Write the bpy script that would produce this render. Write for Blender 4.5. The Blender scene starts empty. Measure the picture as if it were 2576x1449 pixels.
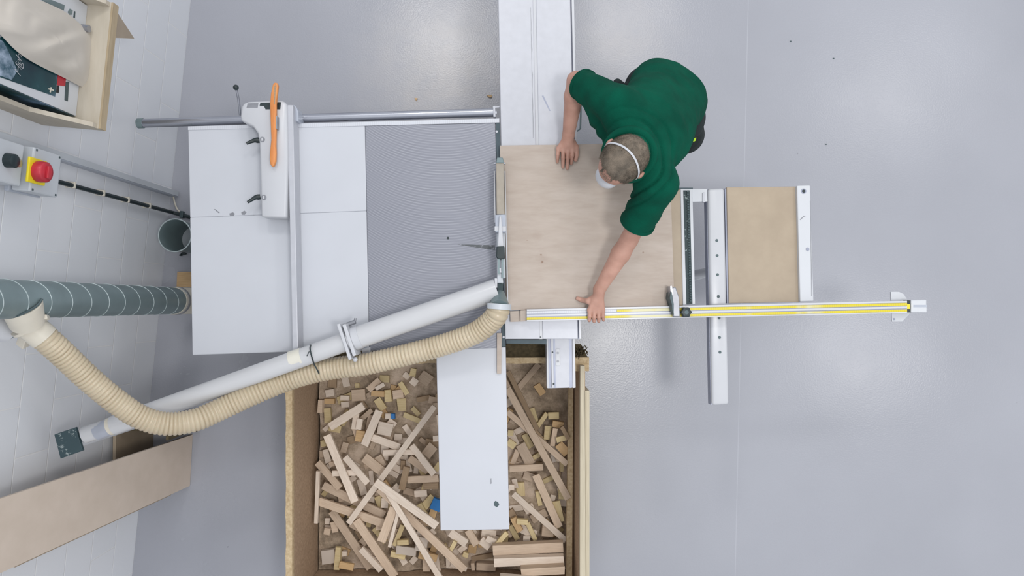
import bpy, bmesh, math, random
import numpy as np
from mathutils import Vector, Matrix, noise
random.seed(7)
sc = bpy.context.scene
COL = sc.collection
# ---------------------------------------------------------------- camera
F_PX, CAM_H = 1800.0, 4.2
TILT = math.atan(40.5 / F_PX)
cam_d = bpy.data.cameras.new('camera'); cam = bpy.data.objects.new('camera', cam_d); COL.objects.link(cam)
cam_d.sensor_width = 36.0; cam_d.lens = F_PX / 2576 * 36.0
cam.location = (0, 0, CAM_H); cam.rotation_euler = (TILT, 0, 0)
sc.camera = cam
# ---------------------------------------------------------------- world, lights, exposure
world = bpy.data.worlds.new('world'); sc.world = world; world.use_nodes = True
bg = world.node_tree.nodes['Background']
bg.inputs[0].default_value = (0.93, 0.955, 1.0, 1); bg.inputs[1].default_value = 0.95
def area(name, loc, size, power, col=(1, 0.98, 0.95), size_y=None):
    l = bpy.data.lights.new(name, 'AREA'); l.energy = power; l.color = col; l.size = size
    if size_y: l.shape = 'RECTANGLE'; l.size_y = size_y
    else: l.shape = 'DISK'
    o = bpy.data.objects.new(name, l); COL.objects.link(o); o.location = loc
    return o
area('high_bay_lamp', (1.28, -0.40, 6.2), 0.8, 85)
area('high_bay_lamp', (5.0, -0.78, 6.2), 0.7, 40)
area('high_bay_lamp', (-0.93, 3.96, 6.2), 0.9, 60)
area('high_bay_lamp', (5.4, 3.0, 6.2), 0.9, 30)
area('high_bay_lamp', (1.6, 4.1, 6.2), 0.9, 45)
area('overhead_fill', (0.0, 0.3, 7.0), 7.0, 60, (0.95, 0.97, 1.0), 7.0)  # added broad fill standing in for the diffuse overhead light
vs = sc.view_settings
sc.display_settings.display_device = 'sRGB'
vs.view_transform = 'Standard'; vs.look = 'None'; vs.gamma = 1.0; vs.use_curve_mapping = False
vs.exposure = -0.05

# ---------------------------------------------------------------- geometry of the place
def ray(px, py):
    dx, dy = (px - 1288) / F_PX, -(py - 724.5) / F_PX
    return Vector((dx, dy * math.cos(TILT) + math.sin(TILT), dy * math.sin(TILT) - math.cos(TILT)))
CAM = Vector((0, 0, CAM_H))
def P(px, py, z=0.0):
    d = ray(px, py); return CAM + d * ((z - CAM_H) / d.z)
WA, WB = P(480, 0), P(332, 1449)
WU = (WB - WA).normalized()                    # along the wall
WN = Vector((-WU.y, WU.x, 0))                  # into the room
if WN.x < 0: WN = -WN
def W(px, py, off=0.0):
    d = ray(px, py); o = WA + WN * off
    return CAM + d * ((o - CAM).dot(WN) / d.dot(WN))

# ---------------------------------------------------------------- materials
def srgb(r, g, b):
    f = lambda c: (c / 255 / 12.92) if c / 255 <= 0.04045 else ((c / 255 + 0.055) / 1.055) ** 2.4
    return (f(r), f(g), f(b), 1)
class N:
    def __init__(s, name):
        s.m = bpy.data.materials.new(name); s.m.use_nodes = True; s.t = s.m.node_tree
        s.b = s.t.nodes['Principled BSDF']
        s.tc = s.t.nodes.new('ShaderNodeTexCoord')
    def n(s, kind, **kw):
        o = s.t.nodes.new(kind)
        for k, v in kw.items(): setattr(o, k, v)
        return o
    def l(s, a, b): s.t.links.new(a, b)
    def mapping(s, scale=(1, 1, 1), src='Object'):
        mp = s.n('ShaderNodeMapping'); mp.inputs['Scale'].default_value = scale
        s.l(s.tc.outputs[src], mp.inputs[0]); return mp.outputs[0]
    def noise(s, vec, scale, detail=4, rough=0.5):
        nz = s.n('ShaderNodeTexNoise'); nz.inputs['Scale'].default_value = scale
        nz.inputs['Detail'].default_value = detail; nz.inputs['Roughness'].default_value = rough
        s.l(vec, nz.inputs['Vector']); return nz.outputs['Fac']
    def ramp(s, fac, stops):
        r = s.n('ShaderNodeValToRGB'); e = r.color_ramp.elements
        e[0].position, e[0].color = stops[0]; e[1].position, e[1].color = stops[1]
        for p_, c_ in stops[2:]:
            x = e.new(p_); x.color = c_
        s.l(fac, r.inputs[0]); return r.outputs[0]
    def mix(s, fac, a, b, mode='MIX'):
        m = s.n('ShaderNodeMix', data_type='RGBA', blend_type=mode)
        for sock, v in ((m.inputs[0], fac), (m.inputs[6], a), (m.inputs[7], b)):
            if isinstance(v, (tuple, float, int)): sock.default_value = v
            else: s.l(v, sock)
        return m.outputs[2]
    def math(s, op, a, b=None, c=None):
        m = s.n('ShaderNodeMath', operation=op)
        for i, v in enumerate((a, b, c)):
            if v is None: continue
            if isinstance(v, (float, int)): m.inputs[i].default_value = v
            else: s.l(v, m.inputs[i])
        return m.outputs[0]
    def bump(s, h, strength=0.2, dist=0.01):
        b = s.n('ShaderNodeBump'); b.inputs['Strength'].default_value = strength; b.inputs['Distance'].default_value = dist
        s.l(h, b.inputs['Height']); s.l(b.outputs[0], s.b.inputs['Normal'])
    def set(s, col=None, rough=0.5, metal=0.0, spec=None):
        if col is not None:
            if isinstance(col, tuple): s.b.inputs['Base Color'].default_value = col
            else: s.l(col, s.b.inputs['Base Color'])
        s.b.inputs['Roughness'].default_value = rough; s.b.inputs['Metallic'].default_value = metal
        if spec is not None: s.b.inputs['Specular IOR Level'].default_value = spec
        return s.m
def plain(name, col, rough=0.5, metal=0.0, var=0.06, scale=14, bump=0.0):
    n = N(name); v = n.mapping()
    f = n.noise(v, scale, 5)
    d = tuple(c * (1 - var * 2.2) for c in col[:3]) + (1,)
    c = n.ramp(f, [(0.3, d), (0.72, col)])
    if bump: n.bump(n.noise(v, scale * 12, 3), bump, 0.002)
    return n.set(c, rough, metal)
def scuffed(name, col, dirt, rough=0.4, thr=0.72, scale=9):
    n = N(name); v = n.mapping()
    base = n.ramp(n.noise(v, 3, 4), [(0.3, tuple(c * 0.95 for c in col[:3]) + (1,)), (0.7, col)])
    sp = n.noise(v, scale, 8, 0.75)
    mask = n.ramp(sp, [(thr, (0, 0, 0, 1)), (thr + 0.03, (1, 1, 1, 1))])
    return n.set(n.mix(mask, base, dirt), rough)
def wood(name, c1, c2, grain=(2, 22, 22), rough=0.6, vary=0.0, knots=()):
    n = N(name); v = n.mapping(grain)
    f = n.noise(v, 3, 6, 0.6)
    c = n.ramp(f, [(0.3, c1), (0.7, c2)])
    big = n.noise(n.mapping(), 2.5, 3)
    c = n.mix(n.math('MULTIPLY', big, 0.22), c, c1)
    if vary:
        oi = n.n('ShaderNodeObjectInfo')
        hs = n.n('ShaderNodeHueSaturation'); n.l(c, hs.inputs['Color'])
        n.l(n.math('ADD', n.math('MULTIPLY', oi.outputs['Random'], vary), 1 - vary * 0.55), hs.inputs['Value'])
        c = hs.outputs[0]
    for kx, ky, kr, dark in knots:
        sx = n.n('ShaderNodeSeparateXYZ'); n.l(n.tc.outputs['Object'], sx.inputs[0])
        a = n.math('SUBTRACT', sx.outputs['X'], kx); b = n.math('SUBTRACT', sx.outputs['Y'], ky)
        d = n.math('SQRT', n.math('ADD', n.math('MULTIPLY', a, a), n.math('MULTIPLY', b, b)))
        d = n.math('ADD', d, n.math('MULTIPLY', n.noise(n.mapping(), 60, 3), kr * .8))
        c = n.mix(n.ramp(n.math('DIVIDE', d, kr * 1.6), [(0.4, (dark, dark, dark, 1)), (0.9, (0, 0, 0, 1))]), c, srgb(120, 88, 66))
    n.bump(f, 0.12, 0.002)
    return n.set(c, rough)

M = {}
M['white'] = plain('painted_white_steel', srgb(196, 199, 204), 0.35, var=0.02, scale=5)
M['white2'] = plain('white_plastic', srgb(190, 192, 197), 0.3, var=0.02, scale=5)
M['pipe'] = plain('white_pvc_pipe', srgb(192, 193, 196), 0.18, var=0.02, scale=5)
M['table_white'] = scuffed('scuffed_white_table', srgb(192, 195, 202), srgb(140, 138, 140), 0.35, 0.735, 9)
M['alu'] = plain('brushed_aluminium', srgb(184, 186, 193), 0.42, 0.15, 0.03, 30)
M['alu_dark'] = plain('grooved_aluminium', srgb(150, 155, 172), 0.4, 0.3, 0.05, 20)
M['chrome'] = plain('polished_steel', srgb(170, 173, 182), 0.22, 0.8, 0.05, 8)
M['steel'] = plain('dull_steel', srgb(150, 152, 158), 0.38, 0.6, 0.12, 18)
M['galv'] = plain('galvanised_steel', srgb(126, 143, 146), 0.42, 0.3, 0.12, 6)
M['galv_light'] = plain('galvanised_seam', srgb(176, 188, 190), 0.45, 0.2, 0.05, 6)
M['galv_dark'] = plain('dark_grey_metal', srgb(80, 96, 100), 0.5, 0.3, 0.15, 12)
M['black'] = plain('black_plastic', srgb(30, 46, 50), 0.4, 0, 0.2, 30)
M['dusty_black'] = scuffed('dusty_black_rubber', srgb(38, 56, 60), srgb(150, 165, 165), 0.6, 0.6, 40)
M['throat'] = plain('dark_grey_throat', srgb(62, 78, 86), 0.45, 0.2, 0.1, 20)
M['grey'] = plain('light_grey_plastic', srgb(186, 191, 197), 0.4, 0, 0.03, 8)
M['greyb'] = plain('blue_grey_plastic', srgb(168, 174, 186), 0.35, 0, 0.03, 8)
M['guard'] = plain('dusty_guard_steel', srgb(158, 150, 138), 0.35, 0.3, 0.12, 14)
M['patchy'] = scuffed('dark_streak_metal', srgb(84, 88, 92), srgb(140, 142, 150), 0.5, 0.56, 60)
M['duct_tape'] = plain('grey_duct_tape', srgb(165, 170, 182), 0.35, 0.1, 0.05, 18)
M['cream'] = plain('cream_plastic', srgb(212, 206, 192), 0.4, 0, 0.06, 10)
M['tape_clear'] = plain('glue_residue', srgb(215, 212, 200), 0.25, 0, 0.04, 20)
M['yellow'] = plain('yellow_plastic', srgb(228, 208, 40), 0.4, 0, 0.05, 12)
M['red'] = plain('red_plastic', srgb(190, 45, 60), 0.4, 0, 0.12, 14)
M['lime'] = plain('lime_fabric', srgb(190, 230, 40), 0.7, 0, 0.05, 12)
PO = P(1258, 780, .89); pang = math.atan2((P(1690, 368, .89) - P(1258, 368, .89)).y, (P(1690, 368, .89) - P(1258, 368, .89)).x)
def ploc(x, y):
    q = P(x, y, .91) - PO; return (q.x * math.cos(pang) + q.y * math.sin(pang), -q.x * math.sin(pang) + q.y * math.cos(pang))
PK = [ploc(1361, 641) + (.005, .9), ploc(1364, 659) + (.007, .8), ploc(1363, 650) + (.035, .12), ploc(1326, 605) + (.003, .8), ploc(1618, 635) + (.006, .7), ploc(1352, 595) + (.03, .12), ploc(1496, 405) + (.03, .18)]
M['ply'] = wood('birch_plywood', srgb(166, 152, 140), srgb(181, 169, 159), (2.2, 9, 9), 0.5, knots=PK)
M['ply_edge'] = wood('plywood_edge', srgb(176, 150, 124), srgb(205, 185, 160), (2, 2, 160), 0.7)
M['tan'] = wood('tan_laminate', srgb(154, 139, 120), srgb(166, 151, 131), (3, 3, 3), 0.45)
M['mdf'] = wood('pale_fibreboard', srgb(196, 182, 168), srgb(205, 191, 178), (3, 3, 3), 0.7)
M['shelf'] = wood('shelf_wood', srgb(180, 171, 155), srgb(192, 184, 170), (14, 2, 2), 0.6)
M['shelf_edge'] = wood('shelf_edge_wood', srgb(160, 143, 116), srgb(178, 162, 136), (14, 2, 20), 0.7)
M['push'] = wood('orange_wood', srgb(198, 120, 62), srgb(216, 146, 84), (20, 3, 20), 0.5)
M['bin'] = wood('rough_chipboard', srgb(150, 126, 102), srgb(184, 158, 132), (26, 26, 26), 0.95)
M['bin_pale'] = wood('pale_rim_wood', srgb(168, 144, 110), srgb(206, 186, 152), (22, 22, 22), 0.85)
M['bin_dark'] = wood('dark_brown_board', srgb(62, 54, 36), srgb(94, 82, 58), (20, 20, 20), 0.9)  # dark brown for bin ledge, bin front, tuft and crate sides
M['batten'] = wood('pale_batten', srgb(178, 168, 146), srgb(200, 190, 168), (30, 1.5, 10), 0.7)
M['off_pale'] = wood('offcut_pale', srgb(212, 194, 176), srgb(232, 218, 203), (5, 60, 60), 0.7, 0.2)
M['off_tan'] = wood('offcut_tan', srgb(186, 164, 142), srgb(208, 187, 165), (5, 60, 60), 0.75, 0.25)
M['off_dark'] = wood('offcut_dark', srgb(146, 123, 98), srgb(170, 147, 120), (5, 60, 60), 0.8, 0.25)
M['off_yellow'] = wood('offcut_yellow', srgb(198, 176, 130), srgb(218, 200, 158), (5, 60, 60), 0.7, 0.2)
M['off_orange'] = wood('offcut_orange', srgb(190, 156, 112), srgb(210, 178, 134), (5, 60, 60), 0.7, 0.15)
M['off_grey'] = wood('offcut_grey', srgb(196, 184, 172), srgb(196, 184, 172), (5, 30, 30), 0.7, 0.1)
M['off_blue'] = plain('offcut_blue_painted', srgb(25, 115, 185), 0.5, 0, 0.1, 20)
M['skin'] = None
# hose
n = N('cream_hose_plastic'); v = n.mapping()
c = n.ramp(n.noise(v, 5, 4), [(0.3, srgb(172, 158, 133)), (0.7, srgb(190, 177, 153))])
M['hose'] = n.set(c, 0.32); n.b.inputs['Subsurface Weight'].default_value = 0.08
# skin
n = N('skin'); v = n.mapping()
c = n.ramp(n.noise(v, 14, 5), [(0.3, srgb(166, 124, 108)), (0.7, srgb(190, 148, 132))])
M['skin'] = n.set(c, 0.5); n.b.inputs['Subsurface Weight'].default_value = 0.1
n.b.inputs['Subsurface Radius'].default_value = (0.01, 0.004, 0.002)
n.bump(n.noise(v, 160, 3), 0.1, 0.001)
# knitted shirt
n = N('green_jersey'); v = n.mapping()
c = n.ramp(n.noise(v, 9, 5), [(0.3, srgb(0, 62, 48)), (0.7, srgb(0, 78, 60))])
n.bump(n.math('ADD', n.noise(v, 420, 2), n.math('MULTIPLY', n.noise(v, 14, 3), 3.0)), 0.35, 0.006)
M['shirt'] = n.set(c, 0.95, spec=0.15)
M['trouser'] = plain('dark_work_cloth', srgb(22, 34, 36), 0.85, 0, 0.25, 20, 0.4)
M['boot'] = plain('black_leather', srgb(28, 28, 30), 0.5, 0, 0.2, 20)
n = N('grey_brown_hair'); v = n.mapping()
c = n.ramp(n.noise(v, 30, 5), [(0.3, srgb(84, 76, 66)), (0.7, srgb(122, 110, 96))])
n.bump(n.noise(v, 260, 3), 0.8, 0.004)
M['hair'] = n.set(c, 0.7)
n = N('canvas_cloth'); v = n.mapping()
c = n.ramp(n.noise(v, 4, 4), [(0.3, srgb(184, 178, 169)), (0.7, srgb(196, 190, 182))])
n.bump(n.noise(n.mapping((1, 3, 1)), 5, 3), 0.25, 0.012); M['canvas'] = n.set(c, 0.9)
# milled cast iron: overlapping arcs left by the face mill
n = N('milled_cast_iron')
sx = n.n('ShaderNodeSeparateXYZ'); n.l(n.tc.outputs['Object'], sx.inputs[0])
xc = P(1115, 600, 0.88).x
dx = n.math('SUBTRACT', sx.outputs['X'], xc)
rt = n.math('SQRT', n.math('MAXIMUM', n.math('SUBTRACT', 0.62 ** 2, n.math('MULTIPLY', dx, dx)), 0.0))
ph = n.math('ADD', sx.outputs['Y'], rt)
sn = n.math('SINE', n.math('MULTIPLY', ph, 2 * math.pi / 0.0125))
pat = n.ramp(sn, [(0.0, srgb(140, 143, 156)), (1.0, srgb(192, 195, 206))])
pat = n.ramp(n.math('MULTIPLY_ADD', sn, 0.5, 0.5), [(0.45, srgb(128, 130, 139)), (1.0, srgb(158, 160, 168))])
pat = n.mix(n.ramp(n.noise(n.mapping((2, 9, 1)), 5, 4), [(0.38, (0, 0, 0, 1)), (0.62, (.75, .75, .75, 1))]), pat, srgb(138, 140, 149))
big = n.noise(n.mapping(), 4, 5, 0.6)
pat = n.mix(n.math('MULTIPLY', big, 0.45), pat, srgb(122, 125, 136))
n.bump(sn, 0.06, 0.0006)
M['iron'] = n.set(pat, 0.38, 0.3)
# floor paint
n = N('grey_floor_paint'); v = n.mapping()
c = n.ramp(n.noise(v, 0.9, 4), [(0.3, srgb(153, 155, 163)), (0.7, srgb(162, 164, 172))])
sx = n.n('ShaderNodeSeparateXYZ'); n.l(n.tc.outputs['Object'], sx.inputs[0])
def blob(cx, cy, r):
    a = n.math('SUBTRACT', sx.outputs['X'], cx); b = n.math('SUBTRACT', sx.outputs['Y'], cy)
    d = n.math('SQRT', n.math('ADD', n.math('MULTIPLY', a, a), n.math('MULTIPLY', b, b)))
    return n.math('MAXIMUM', n.math('SUBTRACT', 1.0, n.math('DIVIDE', d, r)), 0.0)
q = P(1130, 190); q2 = P(1560, 110)
st = n.math('MULTIPLY', n.math('ADD', blob(q.x, q.y, 0.75), n.math('MULTIPLY', blob(q2.x, q2.y, 0.6), 0.6)), n.noise(v, 7, 7, 0.7))
c = n.mix(n.ramp(st, [(0.08, (0, 0, 0, 1)), (0.5, (0.6, 0.6, 0.6, 1))]), c, srgb(184, 179, 176))
spk = n.ramp(n.noise(v, 30, 2, 0.4), [(0.80, (0, 0, 0, 1)), (0.82, (1, 1, 1, 1))])
c = n.mix(spk, c, srgb(130, 130, 138))
# expansion joint lines
qx = P(1873, 400).x
ln = n.math('LESS_THAN', n.math('ABSOLUTE', n.math('SUBTRACT', n.math('ADD', sx.outputs['X'], n.math('MULTIPLY', sx.outputs['Y'], -0.03)), qx - 0.025)), 0.0022)
c = n.mix(n.math('MULTIPLY', ln, 0.25), c, srgb(196, 198, 206))
n.bump(n.noise(v, 110, 2), 0.2, 0.003)
rg = n.math('MULTIPLY_ADD', n.noise(v, 3, 4), 0.12, 0.2)
M['floor'] = n.set(c, 0.24); n.l(rg, n.b.inputs['Roughness'])
# block wall paint
n = N('painted_blockwork')
sx = n.n('ShaderNodeSeparateXYZ'); n.l(n.tc.outputs['Object'], sx.inputs[0])
cb = n.n('ShaderNodeCombineXYZ'); n.l(sx.outputs['X'], cb.inputs[0]); n.l(sx.outputs['Z'], cb.inputs[1])
br = n.n('ShaderNodeTexBrick'); n.l(cb.outputs[0], br.inputs['Vector'])
br.inputs['Scale'].default_value = 1; br.inputs['Mortar Size'].default_value = 0.004; br.inputs['Mortar Smooth'].default_value = 0.6
br.inputs['Brick Width'].default_value = 0.45; br.inputs['Row Height'].default_value = 0.225
br.inputs['Color1'].default_value = srgb(218, 221, 226); br.inputs['Color2'].default_value = srgb(223, 225, 229); br.inputs['Mortar'].default_value = srgb(230, 230, 230)
v = n.mapping()
c = n.mix(n.math('MULTIPLY', n.noise(v, 2.5, 5), 0.25), br.outputs['Color'], srgb(210, 213, 221))
h = n.math('ADD', n.math('MULTIPLY', br.outputs['Fac'], -1.2), n.math('MULTIPLY', n.noise(v, 60, 4), 0.25))
n.bump(h, 0.35, 0.004)
M['wall'] = n.set(c, 0.5)
# sawdust
n = N('sawdust'); v = n.mapping()
c = n.ramp(n.noise(v, 5, 8, 0.75), [(0.36, srgb(130, 116, 99)), (0.5, srgb(186, 166, 144)), (0.60, srgb(216, 196, 176))])
n.bump(n.noise(v, 90, 5, 0.7), 0.8, 0.01); M['dust'] = n.set(c, 0.95)
# measuring tapes
def tape_mat(name, base, tick, pitch, patchy=None, amt=0.5):
    n = N(name); sx = n.n('ShaderNodeSeparateXYZ'); n.l(n.tc.outputs['Object'], sx.inputs[0])
    fr = n.math('FRACT', n.math('DIVIDE', sx.outputs['X'], pitch))
    t = n.math('LESS_THAN', fr, 0.22)
    c = n.mix(n.math('MULTIPLY', t, amt), base, tick)
    if patchy:  # worn stretches of the tape
        w = n.ramp(n.noise(n.mapping((1.4, 0.2, 0.2)), 2.0, 4), [(0.54, (0, 0, 0, 1)), (0.60, (1, 1, 1, 1))])
        c = n.mix(w, c, patchy)
    return n.set(c, 0.4)
M['tape_y'] = tape_mat('yellow_scale', srgb(206, 190, 40), srgb(140, 125, 40), 0.01, srgb(205, 200, 160), 0.22)
M['scale_w'] = tape_mat('white_scale', srgb(196, 199, 206), srgb(120, 122, 132), 0.01, None, 0.16)
# dusty plate
M['plate'] = scuffed('dusty_dark_plate', srgb(52, 72, 78), srgb(150, 160, 160), 0.6, 0.58, 30)
# printed carton picture
n = N('printed_landscape'); v = n.mapping()
f = n.noise(v, 4.5, 5)
c = n.ramp(f, [(0.35, srgb(14, 40, 52)), (0.55, srgb(24, 66, 72)), (0.72, srgb(120, 145, 175))])
M['print'] = n.set(c, 0.3)

n = N('printed_cloud'); v = n.mapping()
M['cloud'] = n.set(n.ramp(n.noise(v, 9, 6, 0.65), [(0.4, srgb(52, 84, 100)), (0.62, srgb(170, 185, 205))]), 0.3)
# ---------------------------------------------------------------- mesh helpers
def catmull(pts, sub):
    out = []; n_ = len(pts)
    for i in range(n_ - 1):
        p0 = pts[max(i - 1, 0)]; p1 = pts[i]; p2 = pts[i + 1]; p3 = pts[min(i + 2, n_ - 1)]
        for k in range(sub):
            t = k / sub
            out.append(0.5 * ((2 * p1) + (p2 - p0) * t + (2 * p0 - 5 * p1 + 4 * p2 - p3) * t * t + (3 * p1 - p0 - 3 * p2 + p3) * t ** 3))
    out.append(pts[-1].copy()); return out
class MB:
    def __init__(s): s.v = []; s.f = []; s.smooth = False
    def prism(s, pts, z0, z1):                 # pts: xy(z) outline, extruded vertically
        b = len(s.v); n_ = len(pts)
        s.v += [Vector((p[0], p[1], z0)) for p in pts] + [Vector((p[0], p[1], z1)) for p in pts]
        s.f.append([b + i for i in range(n_)][::-1]); s.f.append([b + n_ + i for i in range(n_)])
        for i in range(n_):
            j = (i + 1) % n_; s.f.append([b + i, b + j, b + n_ + j, b + n_ + i])
        return s
    def pix(s, pts, z1, z0):                   # outline seen at these picture points at height z1, solid down to z0
        return s.prism([P(x, y, z1) for x, y in pts], z0, z1)
    def ext(s, pts, d):                        # any planar outline extruded by vector d
        b = len(s.v); n_ = len(pts); s.v += [Vector(p) for p in pts] + [Vector(p) + d for p in pts]
        s.f.append([b + i for i in range(n_)][::-1]); s.f.append([b + n_ + i for i in range(n_)])
        for i in range(n_):
            j = (i + 1) % n_; s.f.append([b + i, b + j, b + n_ + j, b + n_ + i])
        return s
    def box(s, c, sx, sy, sz, m=None):
        m = m or Matrix.Identity(3); b = len(s.v)
        for z in (-.5, .5):
            for x, y in ((-.5, -.5), (.5, -.5), (.5, .5), (-.5, .5)):
                s.v.append(Vector(c) + m @ Vector((x * sx, y * sy, z * sz)))
        for f in ((3, 2, 1, 0), (4, 5, 6, 7), (0, 1, 5, 4), (1, 2, 6, 5), (2, 3, 7, 6), (3, 0, 4, 7)): s.f.append([b + i for i in f])
        return s
    def bar(s, a, b_, w, h):                   # box from a to b (width horizontal, height upward)
        a, b_ = Vector(a), Vector(b_); x = (b_ - a).normalized()
        y = Vector((0, 0, 1)).cross(x)
        if y.length < 1e-4: y = Vector((0, 1, 0))
        y.normalize(); z = x.cross(y)
        return s.box((a + b_) / 2, (b_ - a).length, w, h, Matrix((x, y, z)).transposed())
    def tube(s, pts, r, seg=16, cap=True, sy=1.0):
        pts = [Vector(p) for p in pts]; n_ = len(pts)
        rs = r if isinstance(r, (list, tuple)) else [r] * n_
        b = len(s.v); ref = None
        for i, p in enumerate(pts):
            t = (pts[min(i + 1, n_ - 1)] - pts[max(i - 1, 0)]).normalized()
            if ref is None:
                ref = Vector((0, 0, 1)) if abs(t.z) < 0.9 else Vector((1, 0, 0))
            u = (ref - t * ref.dot(t)).normalized(); w = t.cross(u); ref = u
            for k in range(seg):
                a = 2 * math.pi * k / seg
                s.v.append(p + (u * math.cos(a) * sy + w * math.sin(a)) * rs[i])
        for i in range(n_ - 1):
            for k in range(seg):
                q = (k + 1) % seg
                s.f.append([b + i * seg + k, b + i * seg + q, b + (i + 1) * seg + q, b + (i + 1) * seg + k])
        if cap:
            s.f.append([b + k for k in range(seg)][::-1]); s.f.append([b + (n_ - 1) * seg + k for k in range(seg)])
        return s
    def ball(s, c, rx, ry=None, rz=None, m=None, seg=20, rings=12):
        ry = ry or rx; rz = rz or rx; m = m or Matrix.Identity(3); c = Vector(c); b = len(s.v)
        s.v.append(c + m @ Vector((0, 0, rz)))
        for i in range(1, rings):
            th = math.pi * i / rings
            for k in range(seg):
                a = 2 * math.pi * k / seg
                s.v.append(c + m @ Vector((rx * math.sin(th) * math.cos(a), ry * math.sin(th) * math.sin(a), rz * math.cos(th))))
        s.v.append(c + m @ Vector((0, 0, -rz))); e = len(s.v) - 1
        for k in range(seg):
            q = (k + 1) % seg
            s.f.append([b, b + 1 + k, b + 1 + q]); s.f.append([e, e - seg + q, e - seg + k])
            for i in range(rings - 2):
                s.f.append([b + 1 + i * seg + k, b + 1 + (i + 1) * seg + k, b + 1 + (i + 1) * seg + q, b + 1 + i * seg + q])
        return s
    def caps(s, a, b_, ra, rb, seg=16, flat=1.0):   # tapered limb with round ends
        a, b_ = Vector(a), Vector(b_); s.tube([a, a.lerp(b_, .25), a.lerp(b_, .5), a.lerp(b_, .75), b_], [ra, ra * .75 + rb * .25, (ra + rb) / 2, ra * .25 + rb * .75, rb], seg)
        s.ball(a, ra, seg=seg, rings=10); s.ball(b_, rb, seg=seg, rings=10); return s
    def loft(s, rings):                        # rings: list of lists of points
        b = len(s.v); n_ = len(rings[0])
        for r in rings: s.v += [Vector(p) for p in r]
        for i in range(len(rings) - 1):
            for k in range(n_):
                q = (k + 1) % n_
                s.f.append([b + i * n_ + k, b + i * n_ + q, b + (i + 1) * n_ + q, b + (i + 1) * n_ + k])
        s.f.append([b + k for k in range(n_)][::-1]); s.f.append([b + (len(rings) - 1) * n_ + k for k in range(n_)])
        return s
def wpos(o):
    p = Vector((0, 0, 0))
    while o: p += o.location; o = o.parent
    return p
def obj(name, mb, m, parent=None, bevel=0.0, smooth=False, origin=None, rotz=0.0):
    vs_ = mb.v
    if origin is None:
        if parent is not None: origin = wpos(parent)
        else:
            lo = [min(v[i] for v in vs_) for i in range(3)]; hi = [max(v[i] for v in vs_) for i in range(3)]
            origin = Vector(((lo[0] + hi[0]) / 2, (lo[1] + hi[1]) / 2, lo[2]))
    origin = Vector(origin)
    R = Matrix.Rotation(-rotz, 3, 'Z')
    me = bpy.data.meshes.new(name); me.from_pydata([R @ (v - origin) for v in vs_], [], mb.f); me.validate()
    bm = bmesh.new(); bm.from_mesh(me); bmesh.ops.recalc_face_normals(bm, faces=bm.faces)
    if bevel > 0:
        es = [e for e in bm.edges if len(e.link_faces) == 2 and e.calc_face_angle(0) > 0.5]
        bmesh.ops.bevel(bm, geom=es, offset=bevel, segments=2, profile=0.5, affect='EDGES', clamp_overlap=True)
    bm.to_mesh(me); bm.free()
    if smooth:
        me.shade_smooth()
        try: me.set_sharp_from_angle(angle=math.radians(50))
        except Exception: pass
    me.materials.append(m)
    o = bpy.data.objects.new(name, me); COL.objects.link(o)
    if parent is not None:
        o.parent = parent; o.location = origin - wpos(parent)
    else: o.location = origin
    if rotz: o.rotation_euler = (0, 0, rotz)
    return o
def tag(o, label=None, cat=None, group=None, kind=None):
    if label: o['label'] = label
    if cat: o['category'] = cat
    if group: o['group'] = group
    if kind: o['kind'] = kind
    return o
def thing(name, label, cat, loc, group=None):
    o = bpy.data.objects.new(name, None); COL.objects.link(o); o.location = Vector(loc); o.empty_display_size = 0.1
    return tag(o, label, cat, group)
def remesh(o, voxel, smooth_it=6, fac=0.5):
    r = o.modifiers.new('r', 'REMESH'); r.mode = 'VOXEL'; r.voxel_size = voxel
    s_ = o.modifiers.new('s', 'SMOOTH'); s_.factor = fac; s_.iterations = smooth_it
    dg = bpy.context.evaluated_depsgraph_get(); dg.update()
    me = bpy.data.meshes.new_from_object(o.evaluated_get(dg)); mats = list(o.data.materials)
    o.modifiers.clear(); o.data = me; me.name = o.name
    me.materials.clear()
    for m in mats: me.materials.append(m)
    me.shade_smooth(); return o
def dirs(px0, py0, px1, py1, z): return math.atan2(*(reversed(list((P(px1, py1, z) - P(px0, py0, z)))[0:2]))) if False else math.atan2((P(px1, py1, z) - P(px0, py0, z)).y, (P(px1, py1, z) - P(px0, py0, z)).x)

# ================================================================= SETTING
mb = MB().prism([(-4, -5), (6, -5), (6, 5), (-4, 5)], -0.1, 0.0)
tag(obj('floor', mb, M['floor'], origin=(0, 0, 0)), kind='structure')
wl = math.atan2(WU.y, WU.x)
A_, B_ = WA - WU * 3.5, WB + WU * 3.5
mb = MB().prism([A_, B_, B_ - WN * 0.2, A_ - WN * 0.2], 0.0, 5.2)
tag(obj('wall_left', mb, M['wall'], origin=(WA.x, WA.y, 0), rotz=wl), kind='structure')

ZT = 0.88     # saw table height
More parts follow.
